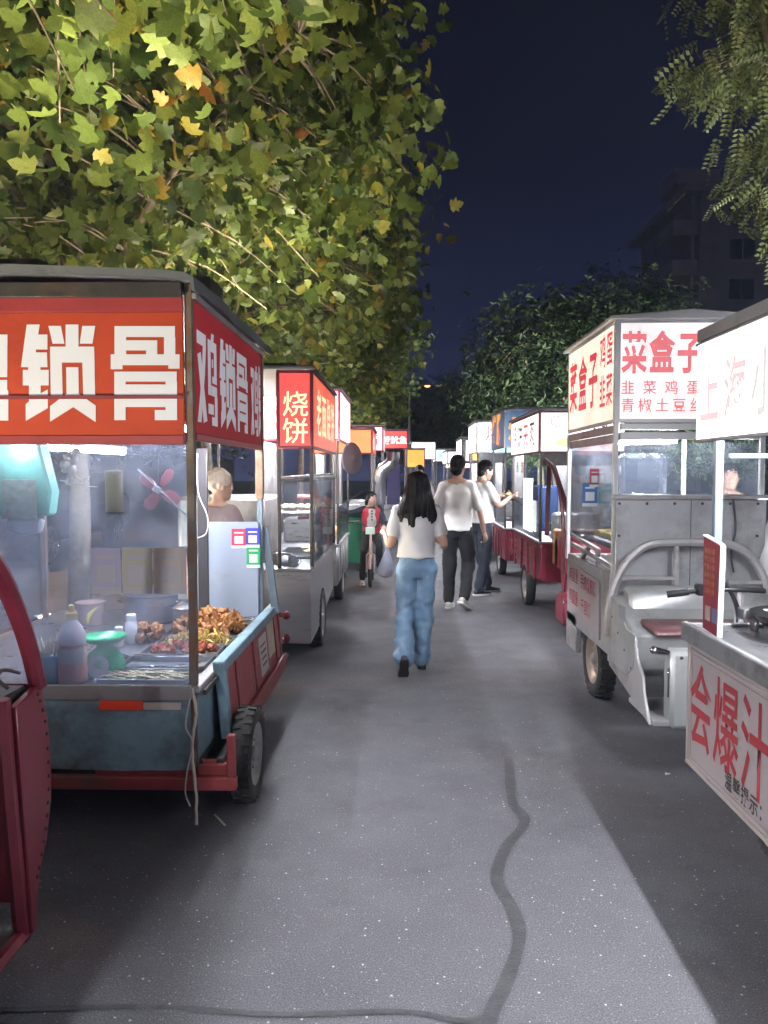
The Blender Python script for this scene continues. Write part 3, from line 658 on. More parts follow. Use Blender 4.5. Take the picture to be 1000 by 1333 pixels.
# lamps inside
tube_light(A, (-1.02, 3.42, 1.80), (-1.02, 4.75, 1.80), 230); tube_light(A, (-1.70, 3.40, 1.715), (-1.70, 4.7, 1.715), 330)
# strings at the corner
MB().tube(catmull([(-.9, 3.27, .66), (-.885, 3.262, .55), (-.905, 3.268, .4), (-.89, 3.262, .22), (-.887, 3.26, .06)], 6), .007, 6).jitter(.004, 30).build('white_strap', mat('dirty_strap', (.55, .5, .46), .7, 0, .15), A)
MB().tube(catmull([(-.905, 3.27, .64), (-.93, 3.262, .5), (-.9, 3.262, .42), (-.925, 3.262, .3), (-.935, 3.262, .2), (-.915, 3.262, .14)], 6), .004, 5).build('white_strap', MATS['dirty_strap'], A)
# faded cards on the glass, the pane's haze put into their pale colours
for (x0, x1, c) in ((118, 158, (.46, .44, .60)), (159, 199, (.50, .48, .42)), (200, 243, (.56, .49, .46))):
    p0 = PY(x0, 713, 3.306); p1 = PY(x1, 773, 3.306); card(A, ((p0.x+p1.x)/2, 3.3065, (p0.z+p1.z)/2), p1.x-p0.x, p0.z-p1.z, c, hazed=True)

# ---- goods on the cart: each a thing of its own
TZ = .647
def at(x, y, z=TZ): return PG(x, y, z)
# fan hanging behind the glass
fp = PY(207, 637, 3.42); F = thing('mini_fan', 'small fan with red plastic blades hanging behind the greasy glass', 'fan', (fp.x, fp.y, fp.z))
FB = mat('red_fan_plastic', (.5, .05, .1), .35, 0, .08); b0 = Vector((fp.x, fp.y, fp.z))
for k in range(4):
    a = PI/4+k*PI/2+.12; d = Vector((math.cos(a), 0, math.sin(a))); s = Vector((-math.sin(a), 0, math.cos(a)))
    pts = [(.02, .012), (.045, .028), (.085, .032), (.105, .018), (.105, -.008), (.08, -.02), (.045, -.018), (.02, -.012)]
    vs = [b0+d*u+s*v+Vector((0, v*.5, 0)) for u, v in pts]; MB().add(vs+[v+Vector((0, .003, 0)) for v in vs], [tuple(range(8)), tuple(range(15, 7, -1))]+[(i, (i+1) % 8, (i+1) % 8+8, i+8) for i in range(8)]).build('blade', FB, F)
MB().obox(b0-Vector((0, .02, 0)), (.035, .03, .028), (0, .5, 0)).build('motor', WHITEP, F, .004)
MB().tube([b0+Vector((-.09, -.01, .09)), b0+Vector((.03, -.02, -.02)), b0+Vector((.13, -.01, -.12)), b0+Vector((.165, 0, -.2)), b0+Vector((.17, 0, -.3))], .004, 6).build('wire', WHITEP, F)
bar('hanger', DARKST, F, b0, b0+Vector((0, .02, .6)), .006)
# green bag with a printed box, tan card, cotton tuft, white string
GB = mat('green_plastic_bag', (.16, .55, .42), .35, 0, .12, 6, dirt=(.3, .6, .5), damt=.3)
b = MB(); g0 = [PY(x, y, 3.45) for x, y in ((-30, 570), (48, 570), (66, 640), (62, 672), (-30, 672))]
b.add(g0+[p+Vector((0, .1, 0)) for p in g0], [(0,1,2,3,4),(9,8,7,6,5)]+[(i, (i+1) % 5, (i+1) % 5+5, i+5) for i in range(5)]); bm_ = b.build('plastic_bag', GB, None, .012, label='green plastic bag hanging behind the glass of the fried chicken cart', cat='bag')
p0, p1 = PY(2, 624, 3.44), PY(48, 676, 3.44)
bx('hanging_bag_print', mat('stained_print', (.3, .4, .33), .6, 0, .3, 30, dirt=(.2, .13, .1), damt=.5, dscale=20), bm_, p0.x, p1.x, 3.436, 3.444, p1.z, p0.z, .002)
b = MB(); q = [PY(x, y, 3.46) for x, y in ((8, 676), (54, 676), (50, 694), (30, 698), (6, 690))]; b.add(q+[p+Vector((0, .05, 0)) for p in q], [(0,1,2,3,4),(9,8,7,6,5)]+[(i, (i+1) % 5, (i+1) % 5+5, i+5) for i in range(5)]); b.build('paper_end', WHITEP, bm_, .01)
p0, p1 = PY(136, 612, 3.33), PY(161, 667, 3.33); bx('price_card', mat('tan_card', (.5, .38, .22), .7, 0, .12, 14), None, p0.x, p1.x, 3.33, 3.336, p1.z, p0.z, .003)
tag(bpy.data.objects['price_card'], 'plain tan card stuck behind the cart glass beside the red fan', 'card')
b = MB(); c = PY(93, 600, 3.36)
for k in range(9): b.ell(c+Vector((random.uniform(-.03, .03), random.uniform(-.02, .02), random.uniform(-.045, .05))), [random.uniform(.015, .026)]*3, 8, 6)
for k in range(7): b.tube(catmull([c+Vector((random.uniform(-.03, .03), 0, -.03)), c+Vector((random.uniform(-.08, .08), .01, -.1)), c+Vector((random.uniform(-.08, .12), 0, random.uniform(-.12, -.05)))], 4), .002, 4)
b.tube([c+Vector((0, 0, .02)), c+Vector((0, 0, .14))], .003, 5); b.jitter(.008, 40).build('ribbon_tuft', mat('cream_ribbon', (.6, .57, .48), .8, 0, .15), None, label='frayed cream ribbon tuft hanging at the top of the cart glass', cat='ribbon')
# sticks in a blue box
p = at(58, 890); S_ = thing('skewer_box', 'blue box full of wooden skewers at the glass front', 'box', p)
b = MB(); b.box(p.x-.062, p.x+.062, p.y, p.y+.09, TZ, TZ+.125); b.build('box', mat('blue_tin', (.05, .2, .33), .4, .1, .15, 9, dirt=(.1, .12, .14), damt=.4), S_, .006)
sk = MB().tube([(0, 0, 0), (0, 0, .11)], .0035, 5).mesh('skewer', mat('bamboo', (.6, .47, .3), .6, 0, .15), None)
for k in range(34):
    o = put(sk, 'skewer', S_); o.location = (random.uniform(-.05, .05), random.uniform(.01, .08), .085); o.rotation_euler = (random.uniform(-.3, .3), random.uniform(-.3, .3), 0); o.scale = (1, 1, random.uniform(.7, 1.1))
# sauce bottle
p = at(95, 889); B_ = thing('sauce_bottle', 'squeeze bottle of pink sauce with yellow nozzle cap', 'bottle', p)
PINK = mat('pink_sauce_bottle', (.75, .38, .34), .3, 0, .08, 5); CLOUD = mat('cloudy_bottle', (.75, .64, .64), .3, 0, .08, 5)
for m_ in (PINK, CLOUD):
    n_ = [n for n in m_.node_tree.nodes if n.type == 'BSDF_PRINCIPLED'][0]; n_.inputs['Subsurface Weight'].default_value = .8; n_.inputs['Subsurface Radius'].default_value = (.06, .05, .05); n_.inputs['Subsurface Scale'].default_value = 1.0
MB().lathe([(.05, 0), (.062, .012), (.062, .13), (.055, .15), (.055, .17), (.06, .18)], p, 20).build('body', PINK, B_)
MB().lathe([(.06, .18), (.06, .215), (.045, .255), (.027, .28), (.022, .29)], p, 20).build('shoulder', CLOUD, B_)
MB().lathe([(.026, .288), (.026, .318), (.016, .325), (.012, .352), (.006, .356)], p, 14).build('cap', mat('yellow_cap', (.65, .38, .03), .4, 0, .05), B_)
b = MB(); b.lathe([(.0628, .1), (.0628, .165)], p, 20); b.f = [f for i, f in enumerate(b.f) if i < 20 and 11 <= i % 20 <= 18]; b.build('bottle_label', PAPER, B_)
# green scale
p = at(137, 876); G_ = thing('kitchen_scale', 'bright green plastic kitchen scale with dished pan', 'scale', p); GR = mat('green_scale_plastic', (.02, .5, .2), .28, 0, .06, 4)
MB().lathe([(.085, 0), (.09, .02), (.088, .06), (.07, .1), (.04, .125), (.035, .145)], p, 22).build('body', GR, G_)
MB().lathe([(.03, .143), (.075, .15), (.1, .172), (.103, .174), (.1, .18), (.07, .16), (.02, .156)], p, 24).build('pan', GR, G_)
MB().lathe([(.05, -.003), (.05, .003)], (p.x, p.y-.083, p.z+.05), 20, Matrix.Rotation(PI/2-.25, 4, 'X')).build('dial', WHITEP, G_)
# white bottle and a jar behind it
for (x, y, r, h, nm, lb) in ((171, 838, .033, .165, 'shaker_bottle', 'white plastic shaker bottle behind the green scale'), (155, 842, .028, .11, 'shaker_bottle', 'short white tub behind the green scale')):
    p = at(x, y); t = thing(nm, lb, 'bottle', p); MB().lathe([(r*.9, 0), (r, .008), (r, h*.72), (r*.8, h*.78)], p, 18).build('body', WHITEP, t); MB().lathe([(r*.82, h*.78), (r*.82, h*.97), (r*.7, h)], p, 18).build('cap', WHITEP, t)
# pots at the back
def pot(p, r, h, name, label, m=STEEL, handle=True, lid=False):
    t = thing(name, label, 'pot', p)
    MB().lathe([(r*.92, 0), (r, .015), (r, h), (r*1.05, h+.004), (r*1.05, h+.01), (r*.97, h+.008), (r*.97, .02)], p, 28).build('body', m, t)
    if handle:
        for s in (-1, 1): MB().tube(catmull([(p[0]+s*r, p[1]-.04, p[2]+h*.75), (p[0]+s*(r+.04), p[1], p[2]+h*.78), (p[0]+s*r, p[1]+.04, p[2]+h*.75)], 4), .006, 6).build('handle', m, t)
    if lid: MB().lathe([(r*1.03, h+.012), (r*.7, h+.03), (.02, h+.045), (.02, h+.06)], p, 28).build('lid', m, t)
    return t
p = at(190, 812); pot((p.x, p.y+.1, TZ), .17, .17, 'steel_pot', 'wide stainless pot behind the trays of fried food')
p = at(272, 792); pot((p.x, min(p.y, 4.7), TZ), .075, .1, 'steel_canister', 'small steel canister beside the heap of fried chicken', handle=False, lid=True)
p = at(118, 812); b = thing('paper_tub', 'brown tub with a yellow curved mark behind the sauce bottle', 'tub', p); MB().lathe([(.075, 0), (.085, .13), (.09, .135), (.088, .14)], p, 20).build('body', mat('brown_card', (.3, .2, .18), .7, 0, .15), b)
MB().tube(catmull([(p.x+.02, p.y-.09, p.z+.01), (p.x+.03, p.y-.093, p.z+.07), (p.x+.075, p.y-.065, p.z+.12)], 5), [.003, .008, .012, .014, .014, .014, .012, .009, .006, .004, .002], 6).build('mark', mat('yellow_mark', (.6, .5, .08), .5, 0, .1), b)
# trays of food
def tray(p, w, d, label, h=.03):
    t = thing('steel_tray', label, 'tray', p); x, y, z = p
    b = MB(); b.box(x-w/2, x+w/2, y-d/2, y+d/2, z, z+.004)
    for a in ((x-w/2, x-w/2+.008, y-d/2, y+d/2), (x+w/2-.008, x+w/2, y-d/2, y+d/2), (x-w/2+.008, x+w/2-.008, y-d/2, y-d/2+.008), (x-w/2+.008, x+w/2-.008, y+d/2-.008, y+d/2)): b.box(*a, z+.004, z+h)
    b.build('pan', STEEL, t, .002); MB().box(x-w/2-.012, x+w/2+.012, y-d/2-.012, y-d/2, z+h-.004, z+h).build('rim', STEEL, t); MB().box(x-w/2-.012, x+w/2+.012, y+d/2, y+d/2+.012, z+h-.004, z+h).build('rim', STEEL, t)
    return t
tray((-1.15, 3.44, TZ), .4, .19, 'steel tray holding a layer of pale fries'); tray((-1.14, 3.68, TZ), .42, .2, 'empty steel tray between the fries and the red crispy pieces')
tray((-1.13, 3.92, TZ), .4, .2, 'steel tray with red crispy pieces'); tray((-1.12, 4.14, TZ), .4, .18, 'steel tray with yellow crispy shreds'); tray((-1.13, 4.5, TZ), .44, .46, 'large white-lit tray under the heap of fried chicken')
def chunk(seed, r, m, stretch=(1, .8, .65)):
    b = MB().ell((0, 0, 0), [r*s for s in stretch], 16, 11); b.v = [tuple(Vector(v)*(1+.75*noise.noise(Vector(v)/r*1.3+Vector((seed*5.3, 3, 0)))+.42*noise.noise(Vector(v)/r*3.1+Vector((0, seed, 0)))+.2*noise.noise(Vector(v)/r*7+Vector((0, 0, seed))))) for v in b.v]
    return b.mesh('piece', m, None, ang=55)
def heap(label, cen, rx, ry, hgt, n, shapes, nm, cat, base=.66):
    t = thing(nm, label, cat, (cen[0], cen[1], base))
    for k in range(n):
        a = random.uniform(0, 2*PI); q = math.sqrt(random.random()); zz = hgt*(1-q*q)*random.uniform(.2, 1)
        o = put(random.choice(shapes), 'piece', t); o.location = (math.cos(a)*q*rx, math.sin(a)*q*ry, zz+.012); o.rotation_euler = [random.uniform(0, 6) for _ in range(3)]; o.scale = [random.uniform(.8, 1.2)]*3
    return t
CH = mat('fried_chicken', (.30, .125, .035), .42, 0, .45, 30, .8, 70, dirt=(.12, .04, .012), damt=.6, dscale=22); RC = mat('red_crisp', (.36, .08, .035), .5, 0, .35, 40, .5, 60, dirt=(.45, .2, .05), damt=.4, dscale=30)
heap('heap of brown fried chicken pieces on the large tray', (-1.13, 4.5), .2, .2, .11, 130, [chunk(i, .033, CH, (1.15, .75, .6)) for i in range(8)], 'fried_chicken', 'food')
heap('pile of red crispy meat pieces in a tray', (-1.12, 3.92), .17, .08, .045, 45, [chunk(i+9, .02, RC) for i in range(4)], 'crispy_meat', 'food')
YS = mat('yellow_shreds', (.6, .42, .12), .55, 0, .25, 30); FR = mat('pale_fries', (.68, .58, .34), .55, 0, .15, 20)
heap('mound of yellow crispy shreds in a tray', (-1.1, 4.15), .17, .075, .05, 90, [MB().tube(catmull([(-.03, 0, 0), (-.01, .008, .006), (.012, -.004, .008), (.03, .006, 0)], 3), .005, 5).mesh('piece', YS) for _ in range(1)], 'crispy_shreds', 'food')
heap('layer of pale fries in the front tray', (-1.14, 3.44), .18, .075, .02, 70, [MB().obox((0, 0, 0), (.075, .009, .009)).mesh('piece', FR, None, .001)], 'french_fries', 'food')
for o in [o for o in bpy.data.objects if o.parent and o.parent.name.startswith('french_fries')]: o.rotation_euler = (random.uniform(-.2, .2), random.uniform(-.2, .2), random.uniform(-.5, .5)); o.location.z *= .6
heap('pile of brown fried skewer meat behind the glass', (-1.45, 4.28), .13, .12, .07, 40, [chunk(i+20, .028, CH) for i in range(6)], 'fried_meat', 'food')
t = thing('tongs', 'steel tongs lying among the food trays', 'tongs', (-1.45, 3.8, TZ+.01))
for s in (-1, 1): MB().tube([(-1.6, 3.82+s*.012, TZ+.012), (-1.4, 3.78+s*.02, TZ+.03), (-1.33, 3.77+s*.008, TZ+.015)], .006, 6).build('arm', CHROME, t)

# ------------------------------------------------------------------ maroon cab of the cart parked behind (nearest on the left)
L0 = thing('cargo_tricycle', 'maroon tricycle cab with open side and curved windscreen frame', 'tricycle', (-1.7, 1.9, 0))
XO = -1.15
for X in (XO, -2.3):
    cowl = [(2.22, .90), (2.38, .93), (2.425, .80), (2.44, .66), (2.435, .53), (2.40, .42), (2.345, .33), (2.325, .25), (2.315, .165), (2.285, .165), (2.26, .5)]
    MB().prism(cowl, X-.012, X+.012).build('cowl_side', MAROON, L0, .004)
    pil = catmull([(X, 2.385, .92), (X, 2.33, 1.06), (X, 2.25, 1.2), (X, 2.14, 1.34), (X, 1.95, 1.5), (X, 1.6, 1.68), (X, 1.2, 1.74)], 5)
    MB().tube(pil, .028, 8).build('windscreen_pillar', MAROON, L0)
    MB().tube([(X-.02, 2.2, .93), (X-.02, 2.23, .6), (X-.02, 2.285, .15)], .024, 6).build('door_post', MAROON, L0)
    MB().tube([(X-.02, 2.30, .165), (X-.02, 1.3, .165)], .024, 6).build('sill_bar', MAROON, L0)
    MB().tube(catmull([(X-.02, 2.31, .98), (X-.05, 2.27, 1.0), (X-.05, 2.24, .98), (X-.02, 2.24, .95)], 4), .006, 6).build('hook', DARKST, L0)
# rivet line along the cowl edge
rv = MB().ell((0, 0, 0), (.005, .007, .007), 6, 4).mesh('rivet', DARKST)
for (y, z) in catmull([Vector((2.37, .9, 0)), Vector((2.415, .8, 0)), Vector((2.428, .66, 0)), Vector((2.42, .53, 0)), Vector((2.385, .42, 0)), Vector((2.335, .33, 0))], 3)[:16] and [(p.x, p.y) for p in catmull([Vector((2.37, .9, 0)), Vector((2.415, .8, 0)), Vector((2.428, .66, 0)), Vector((2.42, .53, 0)), Vector((2.385, .42, 0)), Vector((2.335, .33, 0))], 3)]:
    o = put(rv, 'rivet', L0); o.location = Vector((XO+.013, y-.012, z))-Vector((-1.7, 1.9, 0))
fc = [(2.38, .93), (2.425, .80), (2.44, .66), (2.435, .53), (2.40, .42), (2.345, .33), (2.325, .25)]
MB().prism(fc+[(y-.012, z) for y, z in fc[::-1]], -2.285, XO-.015).build('cowl_front', MAROON, L0)
bx('dashboard', BLACK, L0, -2.28, XO-.02, 2.2, 2.36, .88, .93, .01); bx('cab_floor', DARKST, L0, -2.28, XO-.03, 1.35, 2.3, .17, .19)
MB().prism([(1.35, .19), (1.75, .19), (1.78, .55), (1.45, .6), (1.3, 1.1), (1.22, 1.1)], -2.2, -1.25).build('seat', BLACK, L0, .02)
MB().tube(catmull([(-1.9, 2.0, .92), (-1.72, 2.12, .95), (-1.55, 2.0, .92)], 4), .014, 8).build('handlebar', BLACK, L0)
wheel(L0, (-1.72, 2.3, .22), .22, .1); wheel(L0, (-2.25, .1, .27), .27, .12); wheel(L0, (-1.2, .1, .27), .27, .12)
bx('cargo_bed', MAROON, L0, -2.4, -1.1, -.9, 1.1, .35, .75, .01)
for x in (-2.36, -1.14):
    for y in (-.86, 1.06): bar('post', DARKST, L0, (x, y, .75), (x, y, 1.9), .03)
bx('roof', TARP, L0, -2.45, -1.05, -1, 1.2, 2.35, 2.4, .01)
bx('sign_panel', emat('white_lightbox', (1, .97, .93), 1.2, (.8, .8, .8)), L0, -2.4, -1.1, -.95, 1.12, 1.9, 2.35, .003)  # unseen lit sign, added to light the foreground
bx('cab_baffle', MAROON, L0, -2.38, -1.12, 1.08, 1.1, .75, 1.42, .004)  # unseen panel added to keep this cart's lamp off the road ahead
tube_light(L0, (-1.32, -.9, 1.85), (-1.32, .1, 1.85), 2200)  # lamp strip out of view, added to light the left of the road
# amber marker on its far side
MB().ell((-1.32, 2.5, .46), (.06, .03, .045)).build('indicator', emat('amber_lens', (.6, .2, .03), .05, (.5, .16, .03)), L0)
# ------------------------------------------------------------------ shared sign colours
def sw(name, col, k): return emat(name, col, k, [c*.7 for c in col], vary=.22)
LB_WHITE = sw('lightbox_white', (1, .96, .97), 2.4); LB_PINK = sw('lightbox_pinkwhite', (1, .8, .84), 1.9); LB_RED = sw('lightbox_red', (.85, .10, .09), .8); LB_ORANGE = sw('lightbox_orange', (1, .35, .12), 1.0)
LB_CREAM = sw('lightbox_cream', (1, .93, .76), .95); LB_CYAN = sw('lightbox_cyan', (.45, .9, 1), 1.4); LB_BLUE = sw('lightbox_blue', (.16, .3, .55), .3); LB_YEL = sw('lightbox_yellow', (.9, .55, .1), .6)
I_RED = emat('lit_red_print', (.80, .07, .10), .75, (.5, .04, .05)); I_GOLD = emat('lit_gold_print', (1, .82, .5), 1.2, (.7, .55, .3)); I_BLK = emat('lit_dark_print', (.06, .05, .08), .4, (.03, .03, .03)); I_WHT = emat('lit_white_print', (1, .97, .95), 1.6, (.8, .8, .8)); I_FAINT = emat('washed_red_print', (1, .5, .5), 1.35, (.6, .2, .2)); I_ORG = emat('lit_orange_print', (1, .4, .05), 1.1, (.6, .2, .03)); I_TEAL = emat('lit_teal_print', (.1, .5, .55), .7, (.05, .3, .3)); I_PINK = emat('soft_red_print', (.85, .22, .25), .75, (.5, .1, .1))
def sign_box(parent, x0, x1, y0, y1, z0, z1, near, side, frame=MAROON, s=1, depth=.05):
    """lightbox band round two faces of a stall; s=+1: road face at x1 (left row), -1: road face at x0 (right row)"""
    xr = x1 if s > 0 else x0
    if near: bx('sign_panel', near, parent, x0+.015, x1-.015, y0-.012, y0+.01, z0+.012, z1-.012, .002)
    if side: bx('sign_panel', side, parent, xr-.011, xr+.011, y0+.02, y1-.015, z0+.012, z1-.012, .002)
    for z in (z0, z1):
        bar('sign_frame', frame, parent, (x0, y0, z), (x1, y0, z), .024); bar('sign_frame', frame, parent, (xr, y0, z), (xr, y1, z), .024)
    for (x, y) in ((x0, y0), (x1, y0), (xr, y1)): bar('sign_frame', frame, parent, (x, y, z0), (x, y, z1), .026)

# ------------------------------------------------------------------ baked flatbread stall (left row, second)
Bs = thing('food_stall', 'stainless flatbread stall with narrow red upright sign lettered in gold', 'food stall', (-1.3, 7, 0))
BX0, BX1, BY0, BY1 = -1.95, -.70, 6.1, 8.2
# near face reaches further left behind the first cart
MB().prism([(6.1, .215), (6.1, .80), (8.15, .80), (8.15, .36), (6.6, .215)], -1.9, -.715).build('cabinet', mat('stainless_cabinet', (.46, .45, .48), .36, .75, .1, 4, .03, 60, dirt=(.3, .28, .3), damt=.3, stretch=(1, 1, 5)), Bs, .006)
bx('cabinet_seam', STEEL2, Bs, -.9, -.72, 6.092, 6.099, .745, .752, 0)
bx('counter_top', STEEL, Bs, -1.95, -.70, 6.08, 8.2, .80, .822, .004)
bx('counter_rim', STEEL, Bs, -.712, -.696, 6.08, 8.2, .822, .84, .003)
wheel(Bs, (-.76, 7.0, .26), .26, .12); wheel(Bs, (-1.85, 7.0, .26), .26, .12)
for (x, y) in ((-.705, 6.11), (-.965, 6.11), (-.705, 8.15), (-1.93, 8.15)): bar('post', DARKST, Bs, (x, y, .82), (x, y, 2.4), .028)
bar('cross_bar', DARKST, Bs, (-.965, 6.11, 1.53), (-.705, 6.11, 1.53), .024)
bar('cross_bar', STEEL, Bs, (-.70, 6.11, 1.545), (-.70, 8.15, 1.545), .03, .02); bar('cross_bar', STEEL, Bs, (-.98, 6.15, 1.545), (-.72, 8.1, 1.57), .02)
sign_box(Bs, -.968, -.70, 6.1, 8.18, 1.79, 2.385, LB_RED, sw('lightbox_redorange', (.95, .16, .10), .85))
for ch, y in (('烧', 525), ('饼', 560)):
    p = PY(368, y, 6.08); text(Bs, ch, (-.935, 6.085, p.z-.11), (1,0,0), (0,0,1), .215, I_GOLD, .005)
for k, ch in enumerate('老面烧饼'): text(Bs, ch, (-.688, 6.35+k*.43, 1.88), (0,1,0), (0,0,1), .42, I_GOLD, .008, .9)
bx('roof', TARP, Bs, -2.0, -.67, 6.05, 8.25, 2.4, 2.43, .008)
bx('glass_pane', GLASS, Bs, -.96, -.71, 6.108, 6.112, .84, 1.52, 0); bx('glass_pane', GLASS, Bs, -.707, -.703, 6.13, 8.13, .84, 1.53, 0)
tube_light(Bs, (-1.0, 6.4, 1.93), (-1.0, 7.9, 1.93), 750); 
bx('shelf', STEEL, Bs, -1.3, -.78, 7.2, 8.1, 1.2, 1.215)
bx('oven_hood', STEEL2, Bs, -1.9, -1.15, 6.5, 7.4, .83, 1.38, .03)
bx('griddle', BLACK, Bs, -1.12, -.75, 6.75, 7.6, .822, .85, .008)
MB().tube(catmull([(-.74, 8.0, .83), (-.74, 7.95, 1.2), (-.8, 7.85, 1.32), (-1.05, 7.85, 1.34)], 5), .022, 8).build('red_rail', sw('red_rail', (.6, .05, .05), .05), Bs); bar('red_rail', MATS['red_rail'], Bs, (-1.05, 7.85, 1.12), (-.76, 7.95, 1.12), .03)  # a slight glow is put into the rail's red
bar('stay', DARKST, Bs, (-.72, 7.1, .83), (-.85, 8.1, 1.55), .02)
# goods
t = thing('water_flask', 'tall steel water flask with a white looped handle on the flatbread counter', 'flask', (-.83, 7.5, .85)); MB().lathe([(.055, 0), (.06, .01), (.06, .33), (.045, .37), (.03, .39)], (-.83, 7.5, .85), 20).build('body', STEEL, t); MB().tube(catmull([(-.775, 7.5, 1.18), (-.73, 7.5, 1.15), (-.725, 7.5, 1.05), (-.775, 7.5, .97)], 5), .008, 6).build('handle', WHITEP, t)
t = thing('steel_mug', 'steel mug standing at the end of the flatbread counter', 'mug', (-.875, 6.22, .822)); MB().lathe([(.036, 0), (.038, .006), (.038, .085), (.034, .085), (.034, .01)], (-.875, 6.22, .822), 18).build('body', STEEL, t); MB().tube(catmull([(-.84, 6.22, .892), (-.812, 6.22, .88), (-.812, 6.22, .85), (-.84, 6.22, .838)], 4), .005, 6).build('handle', CHROME, t)
BREAD = mat('flatbread', (.62, .47, .24), .65, 0, .25, 18, .3, 40, dirt=(.4, .22, .08), damt=.35, dscale=12)
for k, (x, y, z) in enumerate(((-.80, 6.95, .855), (-.84, 7.05, .88), (-.79, 7.1, .885))):
    b = MB().ell((x, y, z+.02), (.075, .065, .026), 14, 8).jitter(.008, 20); b.build('flatbread', BREAD, None, label='pale flatbread resting on the black griddle edge', cat='bread', group='flatbreads on the griddle')
for k in range(7): MB().ell((-1.2+.075*k, 7.5+.05*(k % 2), 1.25), (.05, .06, .032), 12, 8).jitter(.006, 25).build('flatbread', BREAD, None, label='flatbread lined up on the shelf under the lamp', cat='bread', group='flatbreads on the shelf')
b = MB().ell((-.93, 6.3, .86), (.09, .06, .038), 12, 8).jitter(.02, 14); b.build('white_bag', WHITEP, None, label='crumpled white bag lying beside the steel mug', cat='bag')
pot((-1.02, 6.45, .822), .1, .07, 'mixing_bowl', 'steel bowl on the flatbread counter behind the post', handle=False)

# ------------------------------------------------------------------ simple stalls and tricycles farther on
WOK = mat('wok_iron', (.03, .03, .03), .4, .6, .2)
def far_stall(name, label, x0, x1, y0, y1, s, body, z0, z1, near, side, ztop=None, texts=(), frame=MAROON, lamp=150, rz=0, wheels=True, cab=False, ch=.78, group=None, items=True, cb=.3):
    """market stall: body with ribs, counter, posts, lit sign band, lamp; s=+1 left row (road at x1), -1 right row (road at x0)"""
    t = thing(name, label, 'food stall', ((x0+x1)/2, (y0+y1)/2, 0), 0, group)
    xr = x1 if s > 0 else x0; xb = x0 if s > 0 else x1
    bx('body', body, t, x0+.03, x1-.03, y0+.04, y1-.04, cb, ch-.02, .01)
    for k in range(5):
        y = y0+.1+k*(y1-y0-.2)/4; bx('rib', body, t, xr-.035, xr-.012, y-.03, y+.03, cb+.03, ch-.05, .008)
    bx('counter_top', STEEL2, t, x0, x1, y0, y1, ch-.02, ch, .004)
    for x in (x0+.02, x1-.02):
        for y in (y0+.02, y1-.02): bar('post', DARKST, t, (x, y, ch), (x, y, z1), .026)
    sign_box(t, x0, x1, y0, y1, z0, z1, near, side, frame, s)
    bx('roof', TARP, t, x0-.04, x1+.04, y0-.05, y1+.05, z1+.014, z1+.04, .008)
    bx('glass_pane', GLASS, t, xr-.018*s-.002, xr-.018*s+.002, y0+.04, y1-.04, ch+.01, ch+.42, 0)
    bx('back_wall', STEEL2, t, xb-.01, xb+.01, y0+.04, y1-.04, ch, z0, 0)
    xc = (x0+x1)/2
    tube_light(t, (xc, y0+.25, z0+.16), (xc, y1-.25, z0+.16), lamp*3)
    if wheels:
        for x in (x0+.08, x1-.08): wheel(t, (x, y0+.55*(y1-y0), .25), .25, .11, tread=False)
    if items:
        bx('cooker', STEEL, t, xc-.2, xc+.25, y0+.2, y0+.6, ch, ch+.28, .02)
        MB().lathe([(.05, 0), (.16, .05), (.22, .13), (.225, .135), (.2, .12), (.1, .03)], (xc, y0+.9, ch), 20).build('wok', WOK, t)
    return t
def stall_text(t, body, face, size, m, x0, x1, y0, z, s, start=.05, bold=.02, w=1.0, step=None):
    step = step or size*1.05*w
    for k, c in enumerate(body):
        if c == ' ': continue
        if face == 'near': text(t, c, (x0+start+k*step, y0-.014, z), (1,0,0), (0,0,1), size, m, bold, w)
        elif s > 0: text(t, c, (x1+.0125, y0+start+k*step, z), (0,1,0), (0,0,1), size, m, bold, w)
        else: text(t, c, (x0-.0125, y0-start-k*step, z), (0,-1,0), (0,0,1), size, m, bold, w)
# C: pink-white lightbox
C_ = far_stall('food_stall', 'stall with glowing pinkish white sign past the flatbread stall', -1.6, -.68, 8.6, 10.3, 1, STEEL2, 1.95, 2.5, LB_PINK, sw('lightbox_pink2', (1, .82, .86), 2.2), frame=sw('pink_frame', (.75, .12, .15), .35), lamp=200)
stall_text(C_, '鲜榨果汁', 'side', .34, I_FAINT, -1.6, -.68, 8.6, 2.05, 1, .12); stall_text(C_, '奶茶', 'near', .3, I_FAINT, -1.6, -.68, 8.6, 2.06, 1, .1)
b = MB().lathe([(.02, -.012), (.19, -.012), (.2, 0), (.19, .012), (.05, .03), (.02, .045)], (-.60, 9.55, 1.76), 30, Matrix.Rotation(-.62, 4, 'Z') @ Matrix.Rotation(PI/2, 4, 'Y'))
b.build('pan_lid', mat('pink_grey_lid', (.26, .19, .21), .5, .2, .12, 5), None, label='round pinkish grey pan lid hung beside the post under the pink white sign', cat='lid')
FOODY = mat('golden_snacks', (.7, .5, .22), .6, 0, .3, 30, .4, 50)
for k in range(8): MB().ell((-.8-.07*(k % 2), 8.9+k*.16, .83+.03*(k % 3)), (.06, .07, .045), 10, 7).jitter(.012, 20).build('snack_pile', FOODY, None, label='golden snack on the counter below the pink white sign', cat='snack', group='snacks below the pink white sign')
# D: orange sign
D_ = far_stall('food_stall', 'stall with plain orange lit sign facing up the street', -1.35, -.44, 12.0, 13.6, 1, mat('dull_green_sheet', (.06, .16, .1), .5, .1, .2, 6), 1.88, 2.25, LB_ORANGE, LB_RED, lamp=220, frame=sw('red_frame', (.5, .03, .04), .3))
stall_text(D_, '炸串', 'side', .26, I_WHT, -1.35, -.44, 12, 1.92, 1, .2)
